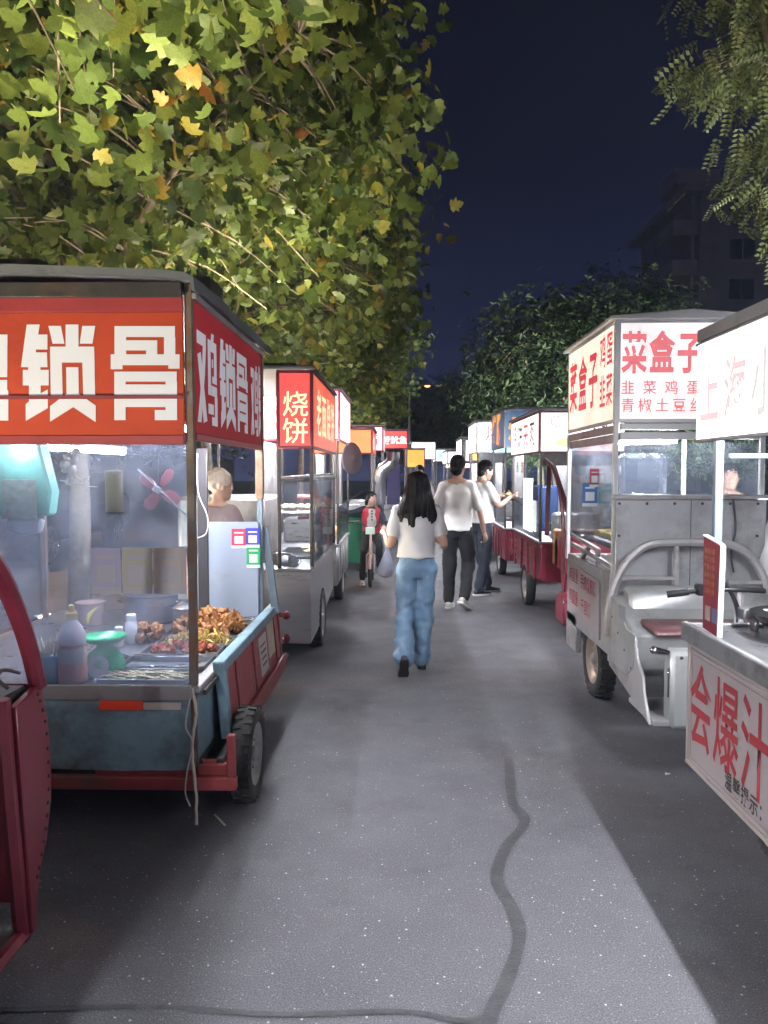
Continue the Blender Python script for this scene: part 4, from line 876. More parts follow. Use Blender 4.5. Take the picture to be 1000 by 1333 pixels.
# E: duct stall
E_ = far_stall('food_stall', 'stall with big bent silver exhaust duct', -1.2, -.32, 14.2, 15.6, 1, STEEL2, 1.98, 2.42, sw('lightbox_lav', (.75, .75, 1), 1.2), sw('lightbox_wred', (1, .55, .5), 1.0), lamp=220)
stall_text(E_, '烤面筋', 'near', .24, I_RED, -1.2, -.32, 14.2, 2.06, 1, .05)
d = MB(); Q = catmull([(-.38, 13.85, 1.0), (-.38, 13.85, 1.45), (-.3, 13.85, 1.62), (-.15, 13.83, 1.76), (-.13, 13.83, 1.95)], 6)
d.tube(Q, [.12+.004*(i % 2) for i in range(len(Q))], 20); d.build('exhaust_duct', mat('galvanised_duct', (.3, .3, .32), .3, .85, .12, 6, .1, 20), E_, 0, True, 80)
# F: small red sign
F_ = far_stall('food_stall', 'far stall with small red sign panels beyond the silver duct', -.6, .16, 16.2, 17.8, 1, STEEL2, 2.08, 2.45, LB_RED, LB_ORANGE, lamp=200)
stall_text(F_, '铁板鱿鱼', 'near', .17, I_WHT, -.6, .16, 16.2, 2.17, 1, .04)
bx('cloth', mat('violet_cloth', (.02, .016, .06), .8, 0, .2), F_, -.28, .0, 16.14, 16.17, .9, 1.75, .005)
# G, H: white and yellow signs at the bend
G_2 = far_stall('food_stall', 'distant stall with yellow lit panel under a white awning light', .12, .62, 19.5, 21, 1, STEEL2, 1.7, 2.15, LB_YEL, LB_YEL, lamp=200, items=False)
stall_text(G_2, '凉皮', 'near', .2, I_ORG, .12, .62, 19.5, 1.8, 1, .04)
H_ = far_stall('food_stall', 'distant stall with overexposed white sign at the street bend', .35, 1.1, 24, 26, 1, STEEL2, 1.98, 2.5, LB_WHITE, LB_WHITE, lamp=250, items=False)
J_ = far_stall('food_stall', 'farthest stall with cyan lit sign at the street bend', 1.25, 2.2, 27, 29, -1, STEEL2, 1.95, 2.35, LB_CYAN, LB_WHITE, lamp=250, items=False)
stall_text(J_, '冰粉冷饮', 'near', .2, I_TEAL, 1.25, 2.2, 27, 2.04, -1, .06)
# green bin behind the rider
t = thing('waste_bin', 'green plastic wheeled bin behind the child on the bicycle', 'bin', (-.68, 11.35, 0)); b = MB()
b.add([(-.86, 11.2, .25), (-.5, 11.2, .25), (-.5, 11.55, .25), (-.86, 11.55, .25), (-.92, 11.14, .95), (-.44, 11.14, .95), (-.44, 11.62, .95), (-.92, 11.62, .95)], [(0,3,2,1),(4,5,6,7),(0,1,5,4),(1,2,6,5),(2,3,7,6),(3,0,4,7)]); GRN = mat('green_bin', (.04, .22, .12), .45, 0, .15, 6, dirt=(.06, .1, .07), damt=.3); b.build('body', GRN, t, .02)
bx('lid', GRN, t, -.95, -.41, 11.1, 11.66, .95, 1.0, .015)
for x in (-.84, -.52): wheel(t, (x, 11.5, .12), .12, .05, tread=False)

# ------------------------------------------------------------------ right row: white counter with the red lettering (nearest)
R1 = thing('food_stall', 'white-panelled counter stall lettered in tall red characters under a dazzling sign', 'food stall', (1.9, 2, 0))
RX = 1.25
PANEL = mat('white_sign_board', (.36, .31, .315), .4, 0, .05, 3, dirt=(.5, .42, .4), damt=.25)
bx('front_panel', PANEL, R1, RX, RX+.02, .3, 3.30, .35, .845, .004)
bx('panel_frame', mat('rosy_alu', (.6, .52, .5), .35, .5, .1), R1, RX-.004, RX+.03, .28, 3.325, .845, .868, .004); bx('panel_frame', MATS['rosy_alu'], R1, RX-.004, RX+.03, .28, 3.325, .33, .35, .004)
bx('panel_frame', MATS['rosy_alu'], R1, RX-.003, RX+.03, 3.30, 3.322, .35, .845, .003)
# fine border line on the board
for (y0, y1, z0, z1) in ((.4, 3.27, .822, .826), (.4, 3.27, .372, .376), (3.268, 3.272, .376, .822)): bx('border_line', mat('grey_line', (.3, .22, .2), .5, 0, .05), R1, RX-.0015, RX+.001, y0, y1, z0, z1, 0)
def rtext(s, y0, z, size, m, bold, w, step):
    for k, c in enumerate(s): text(R1, c, (RX-.001, y0-k*step, z), (0,-1,0), (0,0,1), size, m, bold, w)
rtext('会爆汁', 3.285, .435, .375, RINK, .012, .62, .245)
rtext('温馨提示：', 2.92, .385, .078, KINK, .02, .85, .07)
bx('cabinet', ZINC, R1, RX+.03, 2.3, .3, 3.28, .33, .845, .006)
bx('counter_top', STEEL, R1, RX-.015, 2.35, .2, 3.35, .90, .925, .004); bx('counter_rim', STEEL2, R1, RX-.02, RX+.012, .2, 3.36, .868, .945, .006)
bx('counter_rim', STEEL2, R1, RX+.012, 2.35, 3.335, 3.36, .868, .94, .004)
wheel(R1, (1.55, 3.15, .12), .12, .05); wheel(R1, (2.15, 3.18, .15), .15, .07); bar('caster_stem', RUSTY, R1, (1.55, 3.15, .2), (1.55, 3.15, .34), .04); bar('leg', RUSTY, R1, (1.33, .6, .0), (1.33, .6, .34), .035)
for x, y in ((1.365, 3.33), (2.3, 3.33), (1.3, .3), (2.3, .3)): bar('post', GREYPOST, R1, (x, y, .925), (x, y, 2.15), .035)
LB_HOT = sw('lightbox_dazzling', (1, .975, .985), 7)
bx('sign_panel', LB_HOT, R1, RX, RX+.03, .3, 3.285, 1.735, 2.125, .003)
bx('sign_panel', LB_WHITE, R1, RX+.05, 2.3, 3.29, 3.31, 1.78, 2.1, .003)
for (z0, z1) in ((1.722, 1.735), (2.125, 2.135)): bx('sign_frame', ZINC, R1, RX-.005, RX+.03, .28, 3.30, z0, z1, .002)
I_HOT = emat('washed_out_print', (1, .74, .77), .92, (.25, .05, .05)); I_HOT2 = emat('washed_out_grey', (.9, .86, .84), .85, (.1, .1, .1))
for k, (c, m) in enumerate((('上', I_HOT), ('海', I_HOT), ('小', I_HOT2), ('笼', I_HOT2), ('包', I_HOT))): text(R1, c, (RX-.001, 3.25-k*.235, 1.79), (0,-1,0), (0,0,1), .25, m, .02, .8)
MB().prism([(RX+.01, 2.145), (RX+.01, 2.18), (1.9, 2.33), (2.5, 2.21), (2.5, 2.175), (1.9, 2.29)], .1, 3.28, 'y').build('roof', mat('blue_grey_roof', (.2, .23, .3), .5, .2, .12, 5), R1, .006)
bar('roof_edge', ZINC, R1, (RX+.01, 3.29, 2.165), (RX+.01, .1, 2.165), .025, .05)
tube_light(R1, (1.58, 1.2, 2.0), (1.58, 3.0, 2.0), 820); 
bx('shelf', mat('blue_white_shelf', (.55, .65, .8), .4, .1, .08), R1, 1.4, 2.3, 3.29, 3.32, 1.655, 1.675, .003)
# menu board on the counter end
t = thing('menu_board', 'dark red menu board with white edge standing on the counter end', 'menu board', (1.28, 3.15, .93))
MRED = mat('menu_red', (.3, .03, .05), .4, 0, .1, 6); GOLDI = mat('faded_gold_ink', (.5, .25, .1), .5, 0, .2)
MB().prism([(3.225, .945), (3.235, 1.33), (3.06, 1.305), (3.075, .935)], 1.272, 1.284).build('board', MRED, t); MB().prism([(3.075, .935), (3.06, 1.305), (3.05, 1.305), (3.066, .935)], 1.268, 1.288).build('edge', WHITEP, t); MB().prism([(3.235, 1.33), (3.06, 1.305), (3.06, 1.311), (3.235, 1.336)], 1.268, 1.288).build('edge', WHITEP, t)
for k in range(6): text(t, ['鲜肉小笼', '虾仁小笼', '蟹黄小笼', '酱肉小笼', '豆腐小笼', '三鲜小笼'][k], (1.2715, 3.218, 1.26-k*.033), (0,-1,0), (0,0,1), .026, GOLDI, .02, 1.0, .001)
for k, c in enumerate(((.42, .36, .3), (.16, .16, .3))): bx('stamp', mat('stamp_%d' % k, c, .5, 0, .1), t, 1.2705, 1.2725, 3.2-.07*k-.05, 3.2-.07*k, .985, 1.045, 0)
# goods on R1 counter
t = thing('wok', 'black iron wok on the steel counter beside the menu board', 'wok', (1.62, 3.08, .925)); MB().lathe([(.04, 0), (.13, .035), (.2, .1), (.205, .105), (.19, .095), (.1, .03), (.02, .015)], (1.62, 3.08, .925), 26).build('bowl', WOK, t); bar('handle', WOK, t, (1.8, 3.02, 1.02), (1.98, 2.95, 1.05), .02)
t = thing('steel_tray', 'long steel bar tray crossing behind the wok', 'tray', (1.75, 3.27, .925)); bx('pan', STEEL, t, 1.45, 2.25, 3.24, 3.31, .97, 1.02, .006); bx('foot', STEEL, t, 1.5, 1.52, 3.25, 3.3, .925, .97); bx('foot', STEEL, t, 2.2, 2.22, 3.25, 3.3, .925, .97)
MB().ell((1.82, 2.9, .975), (.06, .06, .05), 14, 9).build('gas_knob', mat('ivory_knob', (.55, .5, .4), .5, 0, .1), None, label='ivory round lid beside the wok on the steel counter', cat='lid')

# ------------------------------------------------------------------ vegetable pie cart (right row, second) facing the viewer
R2 = thing('food_cart', 'silver tricycle cart with cream lightbox sign for vegetable pies', 'food cart', (1.8, 5.2, 0))
QX0, QX1, QY0, QY1 = 1.35, 2.26, 4.86, 6.18
sign_box(R2, QX0, QX1, QY0, QY1, 1.915, 2.53, sw('lightbox_softwhite', (1, .955, .95), .8), LB_CREAM, frame=mat('white_alu', (.7, .7, .72), .35, .3, .06), s=-1)
bx('sign_frame', MATS['white_alu'], R2, QX0-.018, QX0+.018, QY0-.02, QY0+.012, 1.90, 2.545, .003)
def nt_(s, xa, ya, size, m, bold, w, step):
    p = PY(xa, ya, QY0-.013)
    for k, c in enumerate(s): text(R2, c, (p.x+k*step, QY0-.013, p.z-.0*size), (1,0,0), (0,0,1), size, m, bold, w)
nt_('菜盒子', 809, 487, .27, I_PINK, .03, .58, .17); nt_('韭菜鸡蛋', 808, 514, .092, I_PINK, .012, .95, .135); nt_('青椒土豆丝', 808, 537, .092, I_PINK, .012, .95, .106)
for k, c in enumerate('菜盒子'): text(R2, c, (QX0-.0125, 6.13-k*.3, 2.03), (0,-1,0), (0,0,1), .42, I_RED, .022, .62)
for r_ in range(2):
    for k, c in enumerate(('鸡蛋', '韭菜')[r_]): text(R2, c, (QX0-.0125, 5.22-k*.165, 2.27-.26*r_), (0,-1,0), (0,0,1), .23, I_RED, .016, .66)
# canopy with turned-up edges
MB().prism([(QX0-.05, 2.54), (QX0-.05, 2.56), (1.8, 2.60), (QX1+.05, 2.56), (QX1+.05, 2.54)], QY0-.04, QY1+.05, 'y').build('roof', MATS['white_alu'], R2, .005)
for z0, z1, d in ((1.86, 1.90, .0), (1.80, 1.845, .012)):
    bx('soffit_rail', MATS['white_alu'], R2, QX0+.03, QX1, QY0-.01+d, QY0+.03+d, z0, z1, .003); bx('soffit_rail', ZINC, R2, QX0-.01+d, QX0+.02+d, QY0+.03, QY1, z0-.02, z1-.01, .003)
for (x, y) in ((QX0, QY0), (QX0, QY1), (QX1, QY0), (QX1, QY1)): bar('post', MATS['white_alu'], R2, (x, y, .9), (x, y, 1.905), .03)
# bed, white notice board on the road side
BEDM = mat('silver_bed_paint', (.38, .37, .38), .45, .3, .14, 5, .08, 40, dirt=(.19, .15, .14), damt=.58)
bx('bed_side', BEDM, R2, 1.335, 1.375, 4.9, 6.12, .42, .95, .006); bx('bed_floor', DARKST, R2, 1.36, 2.26, 4.9, 6.12, .44, .5); bx('bed_side', BEDM, R2, 2.24, 2.28, 4.9, 6.12, .42, .95, .006); bx('bed_end', BEDM, R2, 1.375, 2.24, 6.09, 6.12, .42, .95, .006)
nb = MB().prism([(6.07, .9), (5.12, .87), (5.085, .48), (6.05, .53)], 1.322, 1.332).build('notice_board', PANEL, R2, .002)
for k, c in enumerate(('肉蛋堡', '鸡蛋堡')): text(nb, c, (1.3215, 5.98, .755-.0*k-.17*k), (0,-1,0), (0,0,1), .12, RINK, .01, .8)
text(nb, '手抓饼煎饼', (1.3215, 5.62, .745), (0,-1,0), (0,0,1), .115, RINK, .01, .8); text(nb, '千层饼', (1.3215, 5.6, .57), (0,-1,0), (0,0,1), .115, RINK, .01, .85)
bx('display_shelf', WHITEP, R2, 1.42, 2.2, 5.0, 6.05, .93, .95, .004); bx('display_shelf', WHITEP, R2, 1.46, 2.2, 5.05, 6.0, 1.08, 1.1, .004)
for (p, q) in (((1.36, 4.95, .99), (1.36, 6.1, 1.03)), ((1.36, 5.28, .93), (1.36, 5.28, 1.07)), ((1.36, 5.28, 1.06), (1.36, 6.1, 1.1)), ((1.36, 5.75, .95), (1.37, 5.55, 1.06))): bar('guard_rail', BEDM, R2, p, q, .028)
bx('glass_pane', GLASS, R2, 1.352, 1.356, 4.9, 6.14, 1.1, 1.78, 0); bx('glass_pane', GLASS, R2, 1.38, 2.24, 4.875, 4.879, 1.42, 1.78, 0)
for (x, y, c, w, h) in ((774, 622, (.5, .05, .07), .06, .11), (768, 644, (.05, .15, .4), .09, .14), (789, 645, (.03, .38, .14), .09, .14)):
    p = PY(x, y, 5.3); card(R2, (p.x, 5.3, p.z), w*1.15, h*1.15, c)
bx('clear_bag', glass('film', .04, (.95, .95, .97), .14, 1.2, 9), R2, 1.5, 1.8, 5.2, 5.4, 1.42, 1.72, .03)
tube_light(R2, (1.55, 5.5, 1.80), (1.85, 5.2, 1.80), 200, .012); tube_light(R2, (1.72, 5.1, 2.05), (1.72, 6.05, 2.05), 750)
BUN = mat('yellow_cakes', (.68, .46, .12), .6, 0, .25, 14, .2, 40)
for k in range(7):
    y = 5.95-k*.13; MB().rings([(1.56, y, 1.1, .05, .045), (1.56, y, 1.115, .056, .05), (1.56, y, 1.14, .052, .047), (1.56, y, 1.152, .03, .03)], 12).jitter(.006, 30).build('corn_cake', BUN, None, label='yellow corn cake lined up on the white display shelf', cat='cake', group='corn cakes on the display shelf')
pot((1.9, 5.45, 1.1), .16, .09, 'steel_pan', 'covered steel pan on the display shelf of the pie cart', lid=True, handle=False)
# front wall of the bed and rider's seat
bx('bed_front', ZINC, R2, 1.34, 2.265, 4.79, 4.82, .55, 1.425, .006); bx('bed_front_rail', BEDM, R2, 1.32, 2.285, 4.775, 4.835, 1.425, 1.455, .005)
bx('stay', GREYPOST, R2, 1.93, 1.99, 4.77, 4.788, 1.1, 1.44, .003)
ARC = [(1.27, 4.66, .60), (1.275, 4.66, .78), (1.31, 4.66, .93), (1.39, 4.66, 1.07), (1.5, 4.66, 1.155), (1.66, 4.66, 1.17), (1.85, 4.66, 1.17), (2.0, 4.66, 1.155), (2.12, 4.66, 1.08), (2.2, 4.66, .95), (2.24, 4.66, .78)]
MB().tube(catmull(ARC, 4), .026, 8).build('arch_tube', BEDM, R2)
for (p, q) in (((1.67, 4.66, 1.16), (1.67, 4.66, .78)), ((1.32, 4.66, .955), (1.67, 4.66, .955)), ((1.29, 4.66, .86), (1.66, 4.66, .86)), ((1.98, 4.66, .93), (2.2, 4.66, .93)), ((1.98, 4.66, .8), (2.22, 4.66, .8))): bar('arch_bar', BEDM, R2, p, q, .026)
SILV = mat('silver_sheet', (.46, .47, .48), .36, .5, .14, 5, .1, 25, dirt=(.24, .22, .21), damt=.55)
b = MB().prism([(4.12, .72), (4.3, .73), (4.52, .86), (4.62, .86), (4.62, .45), (4.28, .45), (4.16, .52)], 1.27, 2.2); b.build('seat_box', SILV, R2, .012)
b = MB().prism([(4.08, .715), (4.1, .755), (4.36, .765), (4.4, .74), (4.36, .715)], 1.36, 2.1); b.build('seat_cushion', mat('worn_maroon_vinyl', (.16, .07, .075), .35, 0, .2, 8, .1, 30), R2, .014)
b = MB().prism([(4.42, .77), (4.46, .90), (4.56, .93), (4.6, .91), (4.56, .77)], 1.33, 2.14); b.build('backrest', SILV, R2, .02)
bx('latch', ZINC, R2, 1.262, 1.268, 4.3, 4.42, .76, .84, .002)
# side skirt with curved edge, foot box and steering shield
MB().prism([(4.66, .85), (4.14, .70), (4.13, .60), (4.02, .52), (4.0, .44), (3.9, .30), (4.25, .36), (4.66, .42)], 1.275, 1.292).build('side_skirt', BEDM, R2, .004)
bx('foot_board', BEDM, R2, 1.29, 2.15, 3.88, 4.3, .3, .33, .005)
b = MB().box(1.37, 1.86, 3.86, 3.98, .29, .69); b.build('steering_shield', mat('pale_silver_sheet', (.55, .57, .57), .35, .4, .1, 4, .05, 25, dirt=(.38, .38, .36), damt=.35), R2, .02)
MB().tube([(1.3, 3.9, .69), (1.37, 3.9, .675)], [.02, .013], 10).build('lever', CHROME, R2); MB().ell((1.295, 3.9, .69), (.022, .022, .022)).build('lever_knob', CHROME, R2)
bx('hinge_strip', CHROME, R2, 1.362, 1.3695, 3.88, 3.89, .45, .6, .002)
MB().tube(catmull([(1.44, 4.02, .96), (1.55, 3.98, .985), (1.68, 3.92, 1.0), (1.86, 3.93, .99)], 4), .013, 8).build('handlebar', BLACK, R2)
MB().tube([(1.40, 4.03, .955), (1.5, 4.0, .975)], .019, 10).build('grip', BLACK, R2); bx('switch_pod', BLACK, R2, 1.53, 1.6, 3.95, 4.01, .96, 1.02, .008)
for k in range(3): MB().tube(catmull([(1.56+.02*k, 3.97, 1.0), (1.66, 3.93, 1.01+.01*k), (1.72+.01*k, 3.92, .86), (1.7, 3.93, .7)], 5), .005, 5).build('brake_cable', BLACK, R2)
MB().tube([(1.72, 3.9, .3), (1.74, 3.95, 1.0)], .025, 8).build('steering_column', BEDM, R2)
wheel(R2, (1.42, 5.45, .265), .265, .12, rim=mat('dull_gold_rim', (.4, .3, .24), .5, .4, .2)); wheel(R2, (2.2, 5.45, .265), .265, .12); wheel(R2, (1.74, 3.72, .25), .25, .1)
bx('mudguard', BEDM, R2, 1.335, 1.37, 4.72, 4.92, .38, .6, .006); bx('rear_skirt', BEDM, R2, 1.335, 1.375, 5.8, 6.14, .22, .5, .006)
b = MB().rings([(2.3, 4.7, 1.40, .02, .02), (2.29, 4.68, 1.3, .06, .05), (2.31, 4.67, 1.15, .10, .07), (2.29, 4.67, 1.0, .1, .07), (2.28, 4.67, .95, .05, .04)], 14).jitter(.04, 8); b.build('white_bag', mat('white_film', (.62, .62, .64), .4, 0, .06), None, label='white plastic bag hanging at the end of the grey bed wall', cat='bag')

# bolts, hinges, number plate and strap on the silver tricycle
bolt = MB().lathe([(.009, -.004), (.009, .003), (.005, .006)], (0, 0, 0), 8).mesh('bolt', DARKST)
for (x, y, z, ry) in [(1.273, 4.2+.13*k, .52+.07*k, -PI/2) for k in range(4)]+[(1.30, 4.16, .3+.0*k, -PI/2) for k in range(1)]: o = put(bolt, 'bolt', R2); o.location = Vector((x, y, z))-Vector((1.8, 5.2, 0)); o.rotation_euler = (0, ry, 0)
for (x, z) in [(1.36+.17*k, 1.40) for k in range(6)]+[(1.36+.17*k, 1.2) for k in (0, 5)]+[(1.42+.1*k, .66) for k in range(4)]: o = put(bolt, 'bolt', R2); o.location = Vector((x, 4.788 if z > 1 else 3.858, z))-Vector((1.8, 5.2, 0)); o.rotation_euler = (PI/2, 0, 0)
bx('panel_seam', DARKST, R2, 1.8, 1.803, 4.786, 4.7905, .56, 1.42, 0)
MB().tube(catmull([(2.05, 4.77, 1.43), (2.06, 4.75, 1.25), (2.03, 4.74, 1.1), (2.05, 4.74, .98)], 5), .006, 5).build('cable', BLACK, R2)
MB().lathe([(.045, 0), (.07, .03), (.075, .05), (.07, .055)], (1.58, 3.84, .62), 20, Matrix.Rotation(PI/2, 4, 'X')).build('headlight', CHROME, R2)
# ------------------------------------------------------------------ maroon tricycle stall (right row, third)
R3 = far_stall('food_stall', 'maroon tricycle stall with white lightboxes and tall glowing panel', 1.46, 2.35, 8.1, 10.1, -1, MAROON, 1.80, 2.22, LB_WHITE, sw('lightbox_white2', (1, .95, .96), 1.5), lamp=220, cb=.42, ch=.86, frame=mat('dark_maroon_frame', (.1, .02, .03), .4, .2, .1))
for k, c in enumerate('烧饼夹肉'): text(R3, c, (1.449, 9.95-k*.42, 1.87), (0,-1,0), (0,0,1), .32, I_BLK if k % 2 else I_RED, .008, 1.1)
text(R3, '肉', (2.0, 8.085, 1.97), (1,0,0), (0,0,1), .17, I_BLK, .03); MB().tube([(1.63+.055*math.cos(a*PI/9), 8.083, 2.12+.055*math.sin(a*PI/9)) for a in range(2, 17)], .006, 5).build('ring_logo', I_RED, R3)
MB().rings([(0, 0, -.004, .13, .05), (0, 0, .004, .13, .05)], 20, 1, Matrix.Translation((1.75, 8.084, 1.9)) @ Matrix.Rotation(PI/2, 4, 'X')).build('food_print', emat('tan_print', (.95, .75, .45), 1.0), R3)
bx('light_panel', sw('lightbox_panel', (1, 1, .97), 2.2), R3, 1.448, 1.462, 8.5, 9.05, .93, 1.52, .002)
bx('fascia', DARKST, R3, 1.5, 2.33, 8.12, 8.15, 1.66, 1.79, .003)
card(R3, (1.444, 9.5, 1.64), .13, .15, (.03, .38, .14), (0,-1,0), (-1,0,0)); card(R3, (1.444, 9.15, 1.64), .15, .15, (.5, .1, .1), (0,-1,0), (-1,0,0))
for (a, q) in (((1.56, 8.08, 1.66), (1.50, 7.86, .95)), ((1.6, 8.08, 1.66), (1.72, 7.5, .95)), ((2.25, 8.08, 1.66), (2.33, 7.6, .95))): bar('cab_strut', mat('dark_maroon', (.09, .02, .03), .4, .2, .15), R3, a, q, .045, .03)
MB().tube(catmull([(1.5, 8.0, 1.72), (1.56, 7.8, 1.6), (1.6, 7.6, 1.2), (1.6, 7.5, .6)], 5), .02, 8).build('windscreen_pillar', MATS['dark_maroon'], R3)
MB().prism([(7.5, .98), (7.42, .9), (7.36, .6), (7.42, .45), (7.5, .42), (7.56, .6), (7.55, .98)], 1.62, 2.3).build('cowl', MAROON, R3, .02)
MB().prism([(7.95, .9), (7.6, .97), (7.5, .95), (7.42, .6), (7.5, .42), (7.6, .45), (7.66, .62), (7.95, .62)], 1.6, 1.62).build('cowl_side', MAROON, R3, .004)
MB().prism([(7.3, .12), (7.3, .36), (7.42, .42), (7.62, .4), (7.7, .3), (7.7, .12)], 1.56, 2.25).build('front_step', MAROON, R3, .02); bar('step_rail', CHROME, R3, (1.56, 7.28, .36), (2.2, 7.28, .36), .014); bar('step_rail', CHROME, R3, (1.56, 7.28, .2), (2.2, 7.28, .2), .012)
bx('driver_seat', mat('tan_board', (.36, .18, .08), .6, 0, .2, 6), R3, 1.6, 2.2, 7.8, 8.08, .62, 1.0, .02)
wheel(R3, (1.9, 7.5, .24), .24, .1, tread=False)
for k in range(5): text(R3, '水电费早餐'[k], (1.452-.03, 9.92-k*.36, .52), (0,-1,0), (0,0,1), .3, mat('faded_red_print', (.5, .12, .12), .5, 0, .2), .02, .8)
b = MB()
for k in range(16): b.obox((1.6+random.uniform(-.06, .06), 9.3+random.uniform(-.15, .15), .9+random.uniform(0, .08)), (.06, .03, .005), (random.uniform(0, 3), random.uniform(0, 3), random.uniform(0, 3)))
b.build('lettuce', mat('lettuce_green', (.15, .4, .05), .5, 0, .3), None, label='bunch of green lettuce on the maroon stall counter', cat='vegetable')
bx('cooler_box', mat('blue_plastic', (.012, .035, .11), .4, 0, .1), None, 1.7, 1.95, 9.5, 9.9, .863, 1.42, .02); tag(bpy.data.objects['cooler_box'], 'tall blue plastic cooler box on the maroon stall counter', 'cooler')
# R4 blue/orange, R5 white with teal foot, R6 banners
R4 = far_stall('food_stall', 'stall with blue and orange printed sign next to the white grilled-food sign', 1.50, 2.5, 11.1, 12.6, -1, MAROON, 1.95, 2.48, LB_BLUE, LB_BLUE, lamp=220, frame=ZINC)
for k, c in enumerate('烤肠'): text(R4, c, (1.489, 12.5-k*.55, 2.0), (0,-1,0), (0,0,1), .48, I_ORG, .04)
stall_text(R4, '炸鸡', 'near', .34, I_ORG, 1.5, 2.5, 11.1, 2.04, -1, .05, .03)
R5 = far_stall('food_stall', 'stall with white lightbox reading grilled food in red brush characters', 1.34, 2.2, 13.5, 15, -1, STEEL2, 1.93, 2.46, sw('lightbox_cool', (.92, .97, 1), 1.6), LB_WHITE, lamp=240, frame=WHITEP)
stall_text(R5, '烤冷面', 'near', .3, I_RED, 1.34, 2.2, 13.5, 2.11, -1, .13, .0, 1.0, .33); text(R5, '正宗', (1.37, 13.486, 2.38), (1,0,0), (0,0,1), .05, I_BLK); text(R5, '美味小吃', (1.4, 13.486, 1.955), (1,0,0), (0,0,1), .1, I_TEAL, .02, 1.3)
bx('foot_band', LB_CYAN, R5, 1.37, 2.17, 13.484, 13.487, 1.95, 2.09, 0)
R6 = far_stall('food_stall', 'stall with narrow black, white and yellow upright banners', 1.25, 2.1, 15.6, 17, -1, STEEL2, 1.78, 2.26, I_BLK, LB_WHITE, lamp=230, frame=BLACK)
for k, (m, w) in enumerate(((I_WHT, .05), (LB_YEL, .13))): bx('banner', m, R6, 1.33+.13*k, 1.33+.13*k+w, 15.575, 15.583, 1.82, 2.22, 0)
stall_text(R6, '臭豆腐', 'near', .1, I_WHT, 1.25, 2.1, 15.6, 2.1, -1, .4, .02)
R7 = far_stall('food_stall', 'low distant stall with blown-out white sign behind the walking couple', 1.2, 2.0, 19.5, 21.5, -1, STEEL2, 1.8, 2.1, LB_WHITE, LB_WHITE, lamp=250, items=False)
R8 = far_stall('food_stall', 'distant stall with pale sign just before the street bend', 1.5, 2.4, 23, 25, -1, STEEL2, 1.7, 2.15, LB_WHITE, LB_CREAM, lamp=250, items=False)
# ------------------------------------------------------------------ people
def remesh(b, vox, sm=4, fac=.5):
    """one continuous skin over overlapping shapes"""
    me = bpy.data.meshes.new('r'); me.from_pydata(b.v, [], b.f)
    bm = bmesh.new(); bm.from_mesh(me); bmesh.ops.recalc_face_normals(bm, faces=bm.faces); bm.to_mesh(me); bm.free()
    o = bpy.data.objects.new('r', me); TMP.collection.objects.link(o)
    m = o.modifiers.new('m', 'REMESH'); m.mode = 'VOXEL'; m.voxel_size = vox; m.use_smooth_shade = True
    if sm: s_ = o.modifiers.new('s', 'SMOOTH'); s_.factor = fac; s_.iterations = sm
    vl = TMP.view_layers[0]; vl.update(); r = bpy.data.meshes.new_from_object(o.evaluated_get(vl.depsgraph)); bpy.data.objects.remove(o); bpy.data.meshes.remove(me)
    return r
def finish(me, name, m, parent, disp=None):
    if disp:
        N_ = [v.normal.copy() for v in me.vertices]
        for v, n in zip(me.vertices, N_): v.co += n*disp(v.co)
    me.polygons.foreach_set('use_smooth', [True]*len(me.polygons)); me.materials.clear(); me.materials.append(m); me.name = name; me.update()
    return put(me, name, parent)
def folds(amp, fx=9, fz=16, seed=0):
    def f(p): return amp*(noise.noise(Vector((p.x*fx+seed, p.y*fx, p.z*fz*.35+p.x*6)))+.6*noise.noise(Vector((p.x*fx*1.4-seed, p.y*fx*1.4, p.z*fz))))
    return f
def hand(b, w, d, n, s=1.0, curl=.5, spread=.12, right=1):
    """palm with five unequal bent fingers; w wrist, d along the forearm, n palm side"""
    w = Vector(w); d = Vector(d).normalized(); n = Vector(n); n = (n-d*n.dot(d)).normalized(); u = d.cross(n)*right
    b.limb([w, w+d*.04*s+u*.004*s, w+d*.085*s], [.021*s, .03*s, .032*s], 3, 10); b.limb([w+d*.03*s+u*.02*s, w+d*.085*s+u*.028*s], [.014*s, .013*s], 3, 8); b.limb([w+d*.03*s-u*.02*s, w+d*.085*s-u*.028*s], [.014*s, .013*s], 3, 8)
    for k, (l, off) in enumerate(((.068, .031), (.078, .0105), (.072, -.0105), (.058, -.031))):
        p = w+d*.088*s+u*off*s; P = [p]; dr = (d+u*spread*(off/.03)).normalized()
        for j, f in enumerate((.45, .32, .23)):
            c = curl*(j+.6); v = (dr*math.cos(c)+n*math.sin(c)).normalized(); P.append(P[-1]+v*l*f*s)
        b.limb(P, [.0095*s, .009*s, .0082*s, .0072*s], 2, 8)
    p = w+d*.03*s+u*.03*s; v = (d*.6+u*.65+n*.45).normalized(); P = [p, p+v*.03*s, p+v*.03*s+(d*.85+u*.2+n*.5).normalized()*.03*s, p+v*.03*s+(d*.85+u*.1+n*.6).normalized()*.053*s]
    b.limb(P, [.013*s, .0115*s, .01*s, .008*s], 2, 8)
